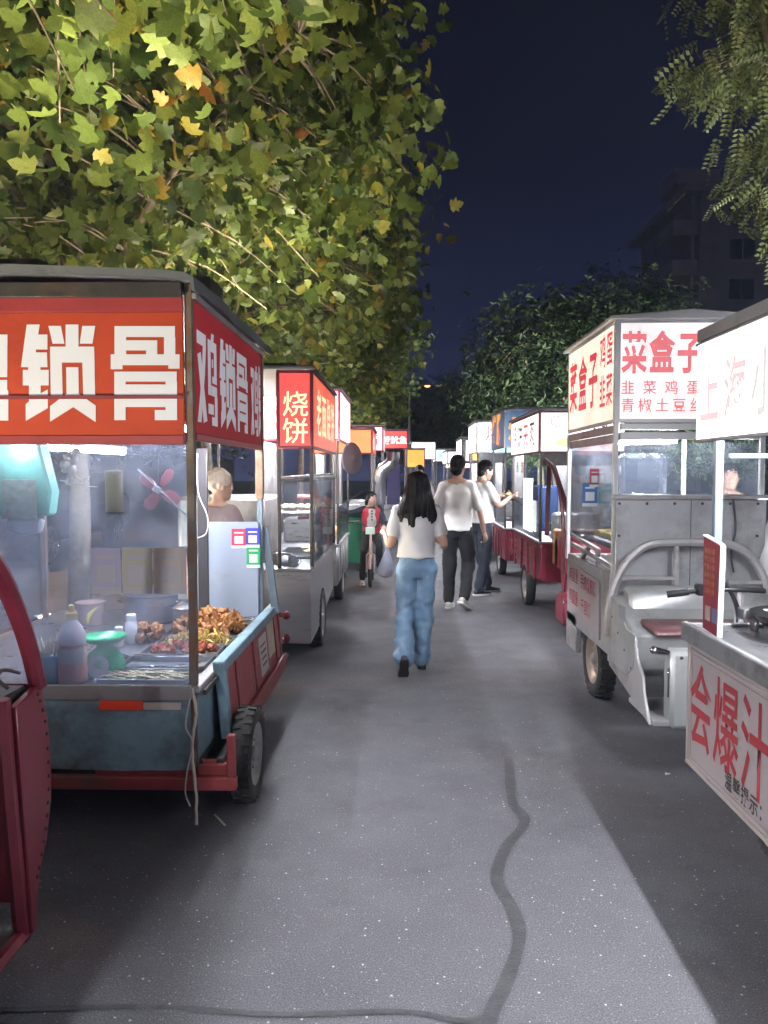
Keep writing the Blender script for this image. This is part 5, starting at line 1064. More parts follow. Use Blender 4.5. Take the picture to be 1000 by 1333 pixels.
def person(label, loc, rz, H, J, cloth, hair='short', look=(0, 0), vox=.0075, group=None, cat='person'):
    """J: joints in metres for a 1.70 m figure facing +y (x to its right); cloth: dict of materials and cuts"""
    tw = cloth.get('tw', 1.0); J = dict(J)
    for k in ('sh_l', 'sh_r'): J[k] = (J[k][0]*(tw*.6+.4), J[k][1], J[k][2])
    s = H/1.70; root = thing('person', label, cat, loc, rz, group)
    def P(k): return Vector(J[k])*s
    hip = P('pelvis'); ch = P('chest'); nk = P('neck'); hd = P('head')
    Mh = Matrix.Translation(hd) @ Euler((look[1], 0, look[0])).to_matrix().to_4x4() @ Matrix.Scale(s, 4)
    b = MB()
    HR = [(0, .052, -.118, .012, .014), (0, .045, -.112, .03, .032), (0, .03, -.09, .05, .058), (0, .016, -.055, .062, .078), (0, .008, -.015, .069, .088), (0, .002, .02, .073, .093), (0, -.004, .055, .074, .094), (0, -.008, .085, .066, .083), (0, -.01, .106, .046, .06), (0, -.01, .117, .014, .02)]
    b.rings(HR, 24, .95, Mh)
    b.limb([Mh @ Vector((0, .086, .012)), Mh @ Vector((0, .104, -.022))], [.009*s, .0135*s], 3, 8); b.limb([Mh @ Vector((-.016, .082, -.062)), Mh @ Vector((.016, .082, -.062))], [.008*s, .008*s], 2, 8)
    for sd in (-1, 1): b.ell(Mh @ Vector((sd*.076, -.008, -.012)), (.01*s, .02*s, .032*s), 8, 6); b.limb([Mh @ Vector((sd*.018, .083, .026)), Mh @ Vector((sd*.05, .074, .026))], [.008*s, .007*s], 2, 6)
    b.limb([nk-Vector((0, 0, .05*s)), nk.lerp(hd, .35), hd-Vector((0, .012*s, .04*s))], [.062*s, .053*s, .05*s], 4, 12)
    tw = cloth.get('tw', 1.0)
    sl, sr = P('sh_l'), P('sh_r'); ax = (sr-sl).normalized()
    TR = []
    for t, rx, ry in ((-.14, .13, .1), (0, .155, .11), (.35, .13, .1), (.7, .15, .112), (1, .165, .105), (1.2, .12, .075), (1.3, .06, .06)):
        c = hip.lerp(ch, t); TR.append((c.x, c.y, c.z, rx*s*tw, ry*s*tw))
    b.rings(TR, 24, .9)
    for k in 'lr': b.limb([nk-Vector((0, 0, .02*s)), P('sh_'+k)], [.055*s, .045*s], 4, 12)
    for k in 'lr':
        b.limb([P('sh_'+k), P('el_'+k), P('wr_'+k)], [.045*s, .038*s, .024*s], 5, 12); b.limb([P('hp_'+k), P('hp_'+k).lerp(P('kn_'+k), .5), P('kn_'+k), P('kn_'+k).lerp(P('an_'+k), .5), P('an_'+k)], [.075*s, .062*s, .046*s, .042*s, .034*s], 4, 12)
        d = P('wr_'+k)-P('el_'+k); hand(b, P('wr_'+k), J.get('hd_'+k, d), J.get('pn_'+k, (1 if k == 'l' else -1, .2, 0)), s, J.get('curl_'+k, .5), right=(1 if k == 'r' else -1))
    finish(remesh(b, vox, 3), 'body', SKIN, root)
    # eyes, brows, mouth
    for sd in (-1, 1):
        e = MB().ell(Mh @ Vector((sd*.033, .082, .012)), (.011*s, .007*s, .0065*s), 8, 6); eo = lpart(e, 'eye', mat('eye_white', (.6, .6, .6), .3, 0, .02), root); lpart(MB().ell(Mh @ Vector((sd*.033, .0875, .012)), (.005*s, .003*s, .005*s), 8, 6), 'iris', BLACK, eo)
        lpart(MB().limb([Mh @ Vector((sd*.018, .092, .032)), Mh @ Vector((sd*.05, .082, .034))], [.0035*s, .0028*s], 2, 6), 'eyebrow', HAIR, root)
    lpart(MB().limb([Mh @ Vector((-.02, .0895, -.062)), Mh @ Vector((0, .0925, -.061)), Mh @ Vector((.02, .0895, -.062))], [.003*s, .0045*s, .003*s], 3, 6), 'lips', mat('lips', (.45, .16, .15), .4, 0, .05), root)
    # top
    top = cloth['top']; b = MB(); hz = cloth.get('hem', .0); e_ = cloth.get('ease', .018)
    TS = []
    for t, rx, ry in ((hz, .162, .13), (.25, .148, .118), (.5, .145, .11), (.75, .158, .118), (1, .172, .11), (1.16, .14, .085), (1.27, .085, .07), (1.3, .06, .06)):
        if t < hz-1e-6: continue
        c = hip.lerp(ch, t); TS.append((c.x, c.y, c.z, (rx*tw+e_)*s, (ry*tw+e_)*s))
    b.rings(TS, 28, .88)
    for k in 'lr': b.limb([nk-Vector((0, 0, .065*s)), P('sh_'+k).lerp(nk, .1)], [.052*s, .06*s], 4, 14)
    sl_ = cloth.get('sleeve', .55)
    for k in 'lr':
        a, e2, w2 = P('sh_'+k), P('el_'+k), P('wr_'+k)
        if sl_ <= 1: b.limb([a, a.lerp(e2, sl_*.5), a.lerp(e2, sl_)], [.06*s, .064*s, .064*s], 4, 14)
        else: b.limb([a, e2, e2.lerp(w2, sl_-1)], [.06*s, .053*s, .042*s], 5, 14)
    finish(remesh(b, .010, 5), cloth.get('top_name', 'shirt'), top, root, folds(.011*s, 8, 14, H*10))
    # trousers
    b = MB(); c = hip; tp = cloth.get('waist', .22); wl = cloth.get('legs', (.098, .08, .07))
    b.rings([(c.x, c.y, c.z-.12*s, .14*s*tw, .105*s*tw), (c.x, c.y-.005, c.z-.03*s, .168*s*tw, .128*s*tw), (c.x, c.y, c.z+.05*s, .158*s*tw, .12*s*tw)]+[(hip.lerp(ch, tp).x, hip.lerp(ch, tp).y, hip.lerp(ch, tp).z, .13*s*tw, .098*s*tw)], 28, .92)
    for k in 'lr':
        an = P('an_'+k); kn = P('kn_'+k); en = an+(an-kn).normalized()*cloth.get('drop', -.02)*s
        b.limb([P('hp_'+k)+Vector((0, -.008, 0)), P('hp_'+k).lerp(kn, .5), kn, kn.lerp(en, .5), en], [wl[0]*s, (wl[0]*.55+wl[1]*.45)*s, wl[1]*s, (wl[1]+wl[2])/2*s, wl[2]*s], 4, 16)
    ff = folds(cloth.get('fold', .012)*s, 8, 20, H*7)
    finish(remesh(b, .010, 4), 'trousers', cloth['legs_m'], root, lambda p: ff(p)*min(1, max(0, (hip.z-.02-p.z)/.2)))
    # shoes
    for k in 'lr':
        an = P('an_'+k); f = Vector(J.get('ft_'+k, (0, 1, 0))).normalized(); up = Vector((0, 0, 1)); up = (up-f*f.dot(up)).normalized(); sd = f.cross(up)
        c = an-up*.045*s; b = MB()
        M = Matrix((tuple(sd)+(0,), tuple(f)+(0,), tuple(up)+(0,), (0, 0, 0, 1))).transposed(); M = Matrix.Translation(c) @ M @ Matrix.Scale(s, 4)
        for q, r in ((( 0, -.03, .0), (.04, .05, .042)), ((0, .03, -.004), (.043, .07, .038)), ((0, .09, -.012), (.046, .07, .03)), ((0, .135, -.016), (.04, .045, .024)), ((0, -.01, .03), (.038, .042, .05))): b.ell(M @ Vector(q), [v for v in r], 12, 8, M.to_3x3().to_4x4())
        sh = finish(remesh(b, .008, 3), 'shoe', cloth['shoe'], root)
        so = MB(); o_ = [(.034, -.075), (.04, -.03), (.038, .03), (.048, .1), (.038, .165), (0, .188), (-.04, .165), (-.047, .1), (-.036, .03), (-.04, -.03), (-.034, -.075), (0, -.088)]
        so.add([M @ Vector((x, y, -.045)) for x, y in o_]+[M @ Vector((x, y, -.02)) for x, y in o_], [tuple(range(12))[::-1], tuple(range(12, 24))]+[(i, (i+1) % 12, (i+1) % 12+12, i+12) for i in range(12)]); lpart(so, 'sole', cloth.get('sole', BLACK), sh, .003)
    # hair
    b = MB()
    if hair == 'short':
        b.ell(Mh @ Vector((0, -.011, .042)), (1, 1, 1), 24, 16, Mh.to_3x3().to_4x4() @ Matrix.Diagonal((.086, .102, .098, 1))); b.ell(Mh @ Vector((0, -.055, -.03)), (1, 1, 1), 18, 12, Mh.to_3x3().to_4x4() @ Matrix.Diagonal((.066, .05, .07, 1)))
        h = remesh(b, .006, 2); finish(h, 'hair', cloth.get('hair', HAIR), root, lambda p: .006*noise.noise(p*60)+.004*noise.noise(p*130))
    elif hair == 'long':
        L_ = []
        for (y, z, rx, ry) in ((-.012, .128, .02, .025), (-.014, .118, .055, .06), (-.018, .09, .084, .094), (-.02, .05, .097, .106), (-.028, .0, .106, .1), (-.045, -.06, .12, .086), (-.06, -.12, .142, .072), (-.075, -.18, .16, .062), (-.085, -.235, .168, .054), (-.09, -.29, .155, .047), (-.094, -.335, .125, .036), (-.095, -.36, .08, .02)): L_.append((0, y, z, rx, ry))
        b.rings(L_, 40, .95, Mh); h = remesh(b, .007, 1)
        finish(h, 'hair', HAIR, root, lambda p: .007*noise.noise(Vector((p.x*75, p.y*75, p.z*3)))+.012*noise.noise(Vector((p.x*20+3, p.y*20, p.z*1.5)))+.012*noise.noise(Vector((p.x*9, 4, p.z*5))))
    elif hair == 'tied':
        b.ell(Mh @ Vector((0, -.011, .042)), (1, 1, 1), 24, 16, Mh.to_3x3().to_4x4() @ Matrix.Diagonal((.087, .102, .098, 1))); b.limb([Mh @ Vector((0, -.1, .03)), Mh @ Vector((.03, -.14, -.03)), Mh @ Vector((.045, -.12, -.14))], [.03*s, .035*s, .012*s], 4, 10)
        for sd in (-1, 1): b.limb([Mh @ Vector((sd*.06, .03, .07)), Mh @ Vector((sd*.078, .01, .0)), Mh @ Vector((sd*.075, -.01, -.07))], [.016*s, .014*s, .006*s], 3, 8)
        h = remesh(b, .006, 2); finish(h, 'hair', HAIR, root, lambda p: .006*noise.noise(Vector((p.x*70, p.y*70, p.z*10))))
    elif hair == 'cap':
        b.ell(Mh @ Vector((0, -.015, .045)), (1, 1, 1), 24, 16, Mh.to_3x3().to_4x4() @ Matrix.Diagonal((.09, .105, .1, 1))); finish(remesh(b, .007, 2), 'cap', cloth['hair'], root, lambda p: .008*noise.noise(p*40))
    return root
def stand(**kw):
    J = dict(pelvis=(0, 0, .93), chest=(0, 0, 1.31), neck=(0, -.005, 1.45), head=(0, .02, 1.583), sh_l=(-.165, -.005, 1.375), sh_r=(.165, -.005, 1.375), el_l=(-.235, -.03, 1.10), el_r=(.235, -.03, 1.10), wr_l=(-.25, .03, .86), wr_r=(.25, .03, .86),
             hp_l=(-.085, 0, .88), hp_r=(.085, 0, .88), kn_l=(-.09, .02, .48), kn_r=(.09, .02, .48), an_l=(-.095, -.02, .09), an_r=(.095, -.02, .09))
    J.update(kw); return J
WTEE = mat('white_cotton', (.66, .65, .67), .85, 0, .04, 6, .1, 90, sheen=.2); WTEE2 = mat('offwhite_cotton', (.7, .68, .66), .85, 0, .04, 6, .1, 90, sheen=.2)
JEAN = mat('light_blue_denim', (.14, .235, .36), .85, 0, .2, 5, .15, 160, dirt=(.3, .41, .54), damt=.55, dscale=4.5, stretch=(1.4, 1.4, .8)); BTRS = mat('black_trousers', (.011, .011, .014), .8, 0, .2, 6, .1, 90); NAVY = mat('navy_trousers', (.022, .03, .05), .8, 0, .2, 6, .1, 90); NSHOE = mat('dark_shoe', (.03, .028, .04), .5, 0, .15); BSHOE = mat('black_shoe', (.014, .014, .016), .45, 0, .15); GSHOE = mat('pale_grey_shoe', (.5, .48, .45), .55, 0, .1); SOLEW = mat('white_sole', (.68, .68, .68), .5, 0, .05)
# woman walking away
person('woman with long black hair in white tee and light blue jeans walking away', (.135, 6.12, 0), 0, 1.585,
       stand(el_l=(-.225, -.05, 1.10), wr_l=(-.27, .15, 1.155), el_r=(.225, -.055, 1.10), wr_r=(.215, .17, 1.11), hp_l=(-.082, 0, .88), kn_l=(-.10, -.02, .48), an_l=(-.115, -.24, .165), ft_l=(-.05, .62, -.78), kn_r=(.06, .04, .49), an_r=(.045, .10, .09), pn_l=(0, 0, -1), curl_l=.75, pn_r=(-1, 0, 0), curl_r=.8, head=(.0, .02, 1.583)),
       dict(top=WTEE, hem=.14, sleeve=.62, legs_m=JEAN, waist=.3, legs=(.1, .076, .086), drop=-.005, shoe=NSHOE, tw=.95, ease=.02, fold=.024), 'long', (-.05, 0))
# couple partner
person('man in off-white tee and black trousers walking with a phone in his lowered hand', (.66, 8.85, 0), -.25, 1.77,
       stand(el_r=(.25, -.0, 1.1), wr_r=(.285, .06, .87), kn_r=(.11, .1, .50), an_r=(.10, -.10, .15), ft_r=(.3, .85, -.45), kn_l=(-.09, .02, .48), an_l=(-.1, .06, .09), pelvis=(0, 0, .93), chest=(.015, .02, 1.31), curl_r=.8, pn_r=(-1, .3, 0)),
       dict(top=WTEE2, hem=-.12, sleeve=.8, legs_m=BTRS, legs=(.092, .078, .062), shoe=GSHOE, sole=SOLEW, ease=.02, waist=.1, tw=.9), 'short', (-.1, 0))
# customer at the maroon stall
person('man in white tee, navy trousers and black sneakers reaching toward the maroon stall', (1.06, 10.0, 0), -1.15, 1.74,
       stand(el_l=(-.21, .13, 1.15), wr_l=(-.13, .36, 1.24), el_r=(.2, .12, 1.14), wr_r=(.13, .34, 1.24), hd_l=(.1, 1, .1), hd_r=(-.1, 1, .1), pn_l=(.3, 0, 1), pn_r=(-.3, 0, 1), curl_l=.7, curl_r=.7, kn_l=(-.1, .06, .48), an_l=(-.1, .16, .09), kn_r=(.1, .0, .48), an_r=(.12, -.10, .09), head=(0, .05, 1.57)),
       dict(top=mat('bright_white_cotton', (.72, .72, .72), .85, 0, .04, 6, .1, 90), hem=-.05, sleeve=.75, legs_m=NAVY, legs=(.096, .078, .062), shoe=BSHOE, sole=SOLEW, ease=.026, waist=.1), 'short', (0, -.2))
# child on the bicycle
CLOC = (-.40, 10.85, 0)
person('child in red vest riding a small bicycle with one arm stretched out', CLOC, PI+.05, 1.36,
       stand(pelvis=(0, -.12, .88), chest=(0, -.06, 1.26), neck=(0, -.04, 1.40), head=(0, .015, 1.512), sh_l=(-.15, -.06, 1.325), sh_r=(.155, -.06, 1.325), el_r=(.36, -.02, 1.27), wr_r=(.58, .08, 1.26), el_l=(-.215, .06, 1.10), wr_l=(-.20, .30, 1.06), hp_l=(-.085, -.1, .84), hp_r=(.085, -.1, .84), kn_l=(-.12, .28, .72), kn_r=(.14, .2, .60), an_l=(-.135, .2, .33), an_r=(.17, .1, .10), pn_l=(0, 0, -1), pn_r=(0, 0, -1), curl_r=.35, curl_l=.8),
       dict(top=mat('dark_navy_sleeves', (.02, .025, .04), .85, 0, .15), hem=.05, sleeve=1.85, legs_m=BTRS, legs=(.088, .068, .056), shoe=mat('beige_shoe', (.45, .4, .36), .6, 0, .1), sole=SOLEW, ease=.02, tw=.88), 'tied', (.5, .1))
ck = [o for o in bpy.data.objects if o.get('label', '').startswith('child')][0]
s = 1.36/1.7; Mck = ROOT[ck.name]
b = MB(); b.rings([(0, -.115*s, .9*s, .168*s, .135*s), (0, -.1*s, 1.05*s, .165*s, .138*s), (0, -.075*s, 1.2*s, .175*s, .142*s), (0, -.06*s, 1.3*s, .18*s, .128*s), (0, -.05*s, 1.37*s, .13*s, .09*s)], 28, .9)
me = remesh(b, .009, 3); bm = bmesh.new(); bm.from_mesh(me)
bmesh.ops.delete(bm, geom=[f for f in bm.faces if (f.calc_center_median().y > 0*s and abs(f.calc_center_median().x) < .052*s+.02*max(0, (f.calc_center_median().z/s-1.1)))], context='FACES'); bm.to_mesh(me); bm.free()
finish(me, 'vest', mat('red_vest', (.5, .03, .05), .6, 0, .12, 6, .1, 60), ck, folds(.007, 9, 14, 3))
b = MB(); b.rings([(0, -.06*s, .98*s, .11*s, .095*s), (0, -.045*s, 1.15*s, .12*s, .12*s), (0, -.03*s, 1.3*s, .11*s, .105*s), (0, -.03*s, 1.38*s, .07*s, .06*s)], 20, .9); finish(remesh(b, .01, 3), 'undershirt', mat('grey_tee', (.42, .42, .4), .8, 0, .08), ck)
for z in (1.15, 1.2, 1.25, 1.3): put(MB().ell((.0, .085*s, z*s), (.011, .008, .015), 8, 6).mesh('button', BLACK), 'button', ck)
# bicycle
BK = thing('bicycle', 'small pinkish white children\'s bicycle with black tyre and number plate', 'bicycle', (-.41, 10.52, 0), PI)
def W(y, z, x=0): return Mbk @ Vector((x*1.12, y*1.12, z*1.12))
Mbk = ROOT[BK.name]; PKF = mat('pinkish_frame', (.6, .42, .4), .35, .2, .1, 8)
def bwheel(y, nm):
    c = W(y, .19); t = MB().tube([c+Vector((0, math.cos(a*PI/16)*.19, math.sin(a*PI/16)*.19)) for a in range(32)], .024, 8, close=True).build(nm, RUBBER, BK)
    MB().tube([c+Vector((0, math.cos(a*PI/16)*.165, math.sin(a*PI/16)*.165)) for a in range(32)], .009, 6, close=True).build('rim', DARKST, t)
    for k in range(5): a = k*2*PI/5+.3; MB().bar(c, c+Vector((0, math.cos(a)*.15, math.sin(a)*.15)), .018, .03).build('spoke', DARKST, t, .003)
    MB().lathe([(.018, -.04), (.018, .04)], c, 10, Matrix.Rotation(PI/2, 4, 'Y')).build('hub', CHROME, t)
bwheel(.0, 'front_wheel'); bwheel(-.62, 'rear_wheel')
for sx in (-.045, .045): MB().tube([W(0, .19, sx), W(-.03, .4, sx), W(-.05, .43, 0)], .012, 8).build('fork_leg', PKF, BK)
MB().tube([W(-.05, .43), W(-.09, .62), W(-.10, .70)], .02, 10).build('head_tube', PKF, BK)
MB().tube([W(-.08, .58), W(-.35, .28), W(-.62, .19)], .017, 8).build('frame', PKF, BK); MB().tube([W(-.35, .28), W(-.42, .58)], .016, 8).build('seat_tube', PKF, BK)
MB().tube(catmull([W(-.14, .80, -.26), W(-.10, .80, -.12), W(-.09, .72, -.05), W(-.09, .70, 0), W(-.09, .72, .05), W(-.10, .80, .12), W(-.14, .80, .26)], 4), .011, 8).build('handlebar', BLACK, BK)
for sx in (-1, 1): MB().tube([W(-.12, .80, sx*.2), W(-.145, .80, sx*.29)], .016, 8).build('grip', BLACK, BK)
MB().ell(W(-.44, .6), (.08, .12, .035), 12, 8).build('saddle', BLACK, BK)
b = MB(); c = W(0, .19); Q = [c+Vector((0, math.cos(a)*.235, math.sin(a)*.235)) for a in [PI*.35+i*PI*.55/8 for i in range(9)]]; b.tube(Q, .022, 6); b.build('mudguard', PKF, BK)
MB().obox(W(.0, .70), (.13, .012, .1), (.1, 0, 0)).build('number_plate', mat('mint_plate', (.5, .62, .52), .4, 0, .06), BK, .01)
MB().lathe([(.08, -.006), (.08, .006)], W(-.35, .24, .05), 18, Matrix.Rotation(PI/2, 4, 'Y')).build('chainring', DARKST, BK)
for sx, dz in ((.09, .07), (-.09, -.1)): bar('pedal', BLACK, BK, W(-.35, .24-dz, sx), W(-.35, .24-dz, sx*2), .05, .02)
# carrier bag in the woman's left hand
p = Vector((.135-.265*.93, 6.12+.22, 1.0))
b = MB().rings([(p.x, p.y, .985, .012, .008), (p.x, p.y, .94, .02, .014), (p.x-.005, p.y, .86, .05, .03), (p.x-.01, p.y, .78, .068, .045), (p.x-.012, p.y, .74, .066, .045), (p.x-.01, p.y, .725, .03, .02)], 18).jitter(.016, 18)
cb = b.build('carrier_bag', glass('thin_white_film', .55, (.95, .95, .95), .2, .6, 12), None, label='thin white carrier bag with food hanging from the walking woman\'s hand', cat='bag')
MB().ell((p.x-.01, p.y, .765), (.05, .035, .028), 12, 8).jitter(.01, 25).build('food_inside', FOODY, cb)
MB().tube(catmull([(p.x-.012, p.y, .97), (p.x-.03, p.y, 1.03), (p.x, p.y, 1.06), (p.x+.03, p.y, 1.03), (p.x+.012, p.y, .97)], 4), .005, 5).build('handle', MATS['thin_white_film'], cb)
MB().obox((.66+.285*1.03, 8.85-.02, .80), (.008, .075, .15), (.15, 0, -.25)).build('phone', BLACK, None, .006, label='dark phone held low by the man in off-white tee', cat='phone')
t = thing('food_tray', 'small paper food tray held by the customer at the maroon stall', 'tray', (1.42, 10.16, 1.26)); MB().rings([(1.43, 10.13, 1.27, .05, .07), (1.43, 10.13, 1.3, .07, .09), (1.43, 10.13, 1.3, .065, .085), (1.43, 10.13, 1.275, .045, .065)], 14).build('tray', PAPER, t)
MB().ell((1.43, 10.13, 1.3), (.05, .06, .025), 10, 6).build('food', FOODY, t)
# vendors and passer-by
VCAP = mat('cream_cap', (.6, .52, .42), .8, 0, .1)
person('vendor in cream cap and pale pink top behind the fried chicken cart board', (-1.36, 5.72, 0), -.6, 1.60, stand(el_r=(.23, .08, 1.12), wr_r=(.12, .26, 1.05)), dict(top=mat('pale_pink_top', (.3, .24, .25), .8, 0, .08), hem=-.2, sleeve=1.8, legs_m=BTRS, shoe=BSHOE, hair=VCAP), 'cap', (-.3, .0), .01)
person('vendor in dark jacket standing behind the vegetable pie cart', (2.93, 6.9, 0), 2.7, 1.66, stand(el_l=(-.23, .1, 1.12), wr_l=(-.1, .28, 1.1), el_r=(.23, .1, 1.12), wr_r=(.1, .28, 1.1)), dict(top=mat('dark_jacket', (.03, .032, .05), .75, 0, .2), hem=-.2, sleeve=1.85, legs_m=BTRS, shoe=BSHOE), 'short', (.2, .1), .01)
person('dark-haired passer-by far down the street with head above the walking woman', (.36, 14.3, 0), PI, 1.70, stand(), dict(top=mat('dusty_top', (.2, .16, .16), .8, 0, .1), hem=-.1, sleeve=.8, legs_m=NAVY, shoe=BSHOE), 'short', (0, 0), .012)
# litter on the road
b = MB().add([(0, 0, .004), (.03, .005, .008), (.035, .02, .005), (.005, .018, .012)], [(0, 1, 2, 3)]); pg = PG(866, 1010); b.v = [(x+pg.x, y+pg.y, z) for x, y, z in b.v]; b.build('paper_scrap', WHITEP, None, smooth=False, label='tiny white paper scrap lying by the silver tricycle', cat='litter')
a_, c_ = PG(279, 1062), PG(293, 1076); MB().bar((a_.x, a_.y, .006), (c_.x, c_.y, .006), .008, .006).build('wood_stick', mat('grey_stick', (.45, .42, .4), .7, 0, .1), None, label='pale wooden stick lying by the cart wheel', cat='litter')

# ------------------------------------------------------------------ parked dark car behind the fried chicken cart
CR = thing('parked_car', 'dark saloon car with bright alloy wheel parked beyond the pavement', 'car', (-6.5, 13.5, .1)); CP = mat('black_car_paint', (.012, .012, .02), .2, .2, .1, 4, coat=.6); cx0, cx1 = -7.4, -5.65
prof = [(11.4, .35), (11.35, .75), (11.5, .95), (12.3, 1.05), (13.0, 1.5), (14.6, 1.52), (15.4, 1.1), (15.9, 1.05), (16.0, .7), (15.9, .35)]
MB().prism([(y, z+.1) for y, z in prof], cx0, cx1).build('body', CP, CR, .06)
gl_ = mat('car_glass', (.02, .025, .03), .08, 0, .05, coat=.5)
MB().prism([(12.45, 1.18), (13.05, 1.55), (13.7, 1.57), (13.7, 1.18)], cx1+.002, cx1+.006).build('window', gl_, CR); MB().prism([(13.78, 1.18), (13.78, 1.57), (14.55, 1.57), (15.2, 1.2)], cx1+.002, cx1+.006).build('window', gl_, CR)
for x in (cx1-.06, cx0+.06):
    for y in (12.2, 15.1):
        c = Vector((x, y, .43)); w_ = MB().lathe([(.22, -.1), (.31, -.11), (.33, -.06), (.33, .06), (.31, .11), (.22, .1)], c, 30, Matrix.Rotation(PI/2, 4, 'Y')).build('wheel', RUBBER, CR); r_ = MB()
        for k in range(10): a = k*PI/5; sx = .1 if x > -6.5 else -.1; r_.bar(c+Vector((sx, math.cos(a)*.03, math.sin(a)*.03)), c+Vector((sx*1.1, math.cos(a)*.215, math.sin(a)*.215)), .022, .03)
        r_.tube([c+Vector((sx*1.1, math.cos(a*PI/14)*.215, math.sin(a*PI/14)*.215)) for a in range(28)], .012, 6, close=True); r_.build('rim', CHROME, w_)
for x in (-7.1, -5.95): MB().ell((x, 11.42, .82), (.14, .05, .07)).build('headlight', CHROME, CR)
MB().box(cx0+.25, cx1-.25, 11.33, 11.36, .5, .56).build('number_plate', WHITEP, CR)

# ------------------------------------------------------------------ apartment block behind the right row
WALLM = mat('mauve_render', (.45, .36, .4), .8, 0, .12, .6, .1, 20); BALC = mat('balcony_concrete', (.55, .45, .46), .8, 0, .1, 2); WPANE = mat('dark_pane', (.02, .025, .04), .1, 0, .1)
AB = thing('apartment_block', 'tall mauve apartment block with stacked corner balconies, unlit', 'building', (30, 62, 0))
ax0 = PY(912, 300, 58).x; ztop = PY(912, 250, 58).z
bx('wall', WALLM, AB, ax0, ax0+26, 58, 72, 0, ztop, .05); bx('roof', BALC, AB, ax0-1.2, ax0+26.3, 57.6, 72.3, ztop, ztop+.6, .05)
nst = int(ztop/2.95)
for k in range(nst):
    z = ztop-2.9*(k+1); 
    bx('balcony', BALC, AB, ax0-1.9, ax0-.02, 58.3, 61.5, z, z+1.05, .05); bx('balcony_slab', BALC, AB, ax0-2.0, ax0-.02, 58.2, 61.6, z-.14, z-.01, .02); bx('balcony_post', BALC, AB, ax0-.5, ax0-.3, 58.3, 58.5, z+1.05, z+2.75, .02)
    for j in range(5):
        x = ax0+2.2+j*4.6; w_ = bx('window', WPANE, AB, x, x+1.8, 57.95, 57.99, z+.9, z+2.4, .02); bx('frame', BALC, w_, x+.87, x+.93, 57.93, 57.949, z+.9, z+2.4, 0); bx('sill', BALC, w_, x-.1, x+1.9, 57.85, 57.99, z+.78, z+.89, .01)
bx('parapet', BALC, AB, ax0-1.9, ax0+1.4, 58.0, 61.5, ztop+.6, ztop+1.7, .05)
# low wall along the left pavement
LW = thing('boundary_wall', 'long dark boundary wall beyond the left pavement', 'wall', (-13, 20, 0)); bx('wall', WALLM, LW, -13.2, -13, -10, 60, .1, 2.4, .02); bx('coping', BALC, LW, -13.26, -12.94, -10, 60, 2.4, 2.5, .02)
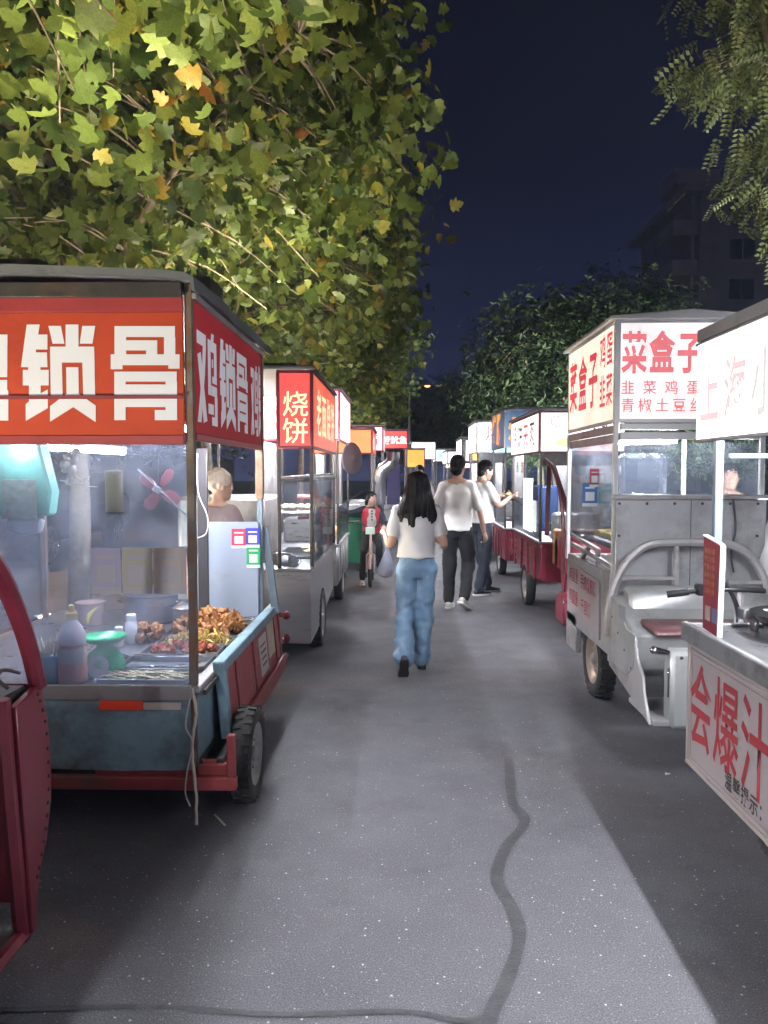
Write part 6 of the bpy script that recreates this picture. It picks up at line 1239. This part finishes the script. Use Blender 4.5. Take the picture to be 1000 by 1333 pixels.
# lamps that light the leaves: floodlights added out of view on the ground and stall roofs, one sodium lamp among the branches
street_lamp((-5.9, 4.6, .1), 5.3, (1.1, -.1, 0), 'sodium lamp among the plane tree branches', 4500, (1, .5, .16))
street_lamp((-8.9, 12.2, .1), 5.2, (.6, .4, 0), 'sodium lamp beside the small amber tree', 2500, (1, .5, .16))
def floodlight(x, y, label, L_, col=(1, .9, .62), tilt=(0, 0), z=.1):
    t = thing('tree_floodlight', label, 'floodlight', (x, y, z), 0, 'floodlights under the trees')
    M = Matrix.Translation((x, y, z+(.2 if z < 1 else .085))) @ Euler((tilt[0], tilt[1], 0)).to_matrix().to_4x4()
    b = MB()
    for q in ((-.22, .22, -.15, -.13), (-.22, .22, .13, .15), (-.22, -.2, -.13, .13), (.2, .22, -.13, .13)): b.box(q[0], q[1], q[2], q[3], -.06, .1)
    b.box(-.22, .22, -.15, .15, -.08, -.06); b.v = [tuple(M @ Vector(v)) for v in b.v]; b.build('housing', DARKST, t)
    MB().add([M @ Vector(v) for v in ((-.2, -.13, -.03), (.2, -.13, -.03), (.2, .13, -.03), (-.2, .13, -.03))], [(0, 1, 2, 3)]).build('lens', emat('flood_%d_%d' % (L_, int(col[2]*100)), col, L_), t, smooth=False)
    bar('bracket', DARKST, t, (x-.2, y, z), (x-.2, y, z+(.15 if z < 1 else .03)), .03); bar('bracket', DARKST, t, (x+.2, y, z), (x+.2, y, z+(.15 if z < 1 else .03)), .03)
FL = 1000
floodlight(-1.25, 4.35, 'floodlight lying on the fried chicken cart roof, shining up at the leaves', 430, z=2.47)
floodlight(-2.0, 3.95, 'floodlight at the back of the fried chicken cart roof, shining up at the leaves', 430, z=2.46)
floodlight(-1.2, 7.4, 'floodlight lying on the flatbread stall roof, shining up at the leaves', 600, z=2.43)
floodlight(-1.2, 9.7, 'floodlight lying on the pink white sign stall roof, shining up at the leaves', 600, z=2.54)
floodlight(-2.68, 5.9, 'tree floodlight on the ground behind the front wheel of the fried chicken cart', 650, tilt=(-.1, .5))
floodlight(-2.68, 8.9, 'tree floodlight on the ground behind the flatbread stall', FL, tilt=(0, .45))
floodlight(-2.68, 13.0, 'tree floodlight behind the orange sign stall', FL, tilt=(0, .4))
floodlight(-2.68, 18.0, 'tree floodlight behind the small red sign stall', FL, tilt=(0, .4))
floodlight(-2.5, 24.0, 'tree floodlight behind the distant white sign stall', FL, tilt=(0, .4))
floodlight(3.7, 5.2, 'tree floodlight under the locust tree', 2200, (.92, .97, 1), tilt=(0, 0))
floodlight(4.6, 21.5, 'tree floodlight under the dark trees behind the right row', 4200, (.85, 1, .85), tilt=(-.7, .1))
floodlight(8.0, 23.5, 'tree floodlight under the taller dark tree', 3200, (.85, 1, .85), tilt=(-.7, .1))
floodlight(-2.68, .9, 'tree floodlight on the ground behind the maroon cab', FL, tilt=(-.2, .45))
# ------------------------------------------------------------------ smoky night air, also added to stand for lens glow round lit signs
hz = MB().box(-102, 102, -64, 128, -1.4, 34).mesh('haze', ASPH)
hm, ht, HN = nmat('smoky_air'); ho = HN('OutputMaterial'); hv = HN('VolumePrincipled'); hv.inputs['Color'].default_value = (.62, .74, 1, 1); hv.inputs['Density'].default_value = .0019; hv.inputs['Anisotropy'].default_value = .3
ht.links.new(hv.outputs[0], ho.inputs['Volume']); hz.materials.clear(); hz.materials.append(hm)
put(hz, 'haze', kind='stuff')
bpy.data.scenes.remove(TMP)
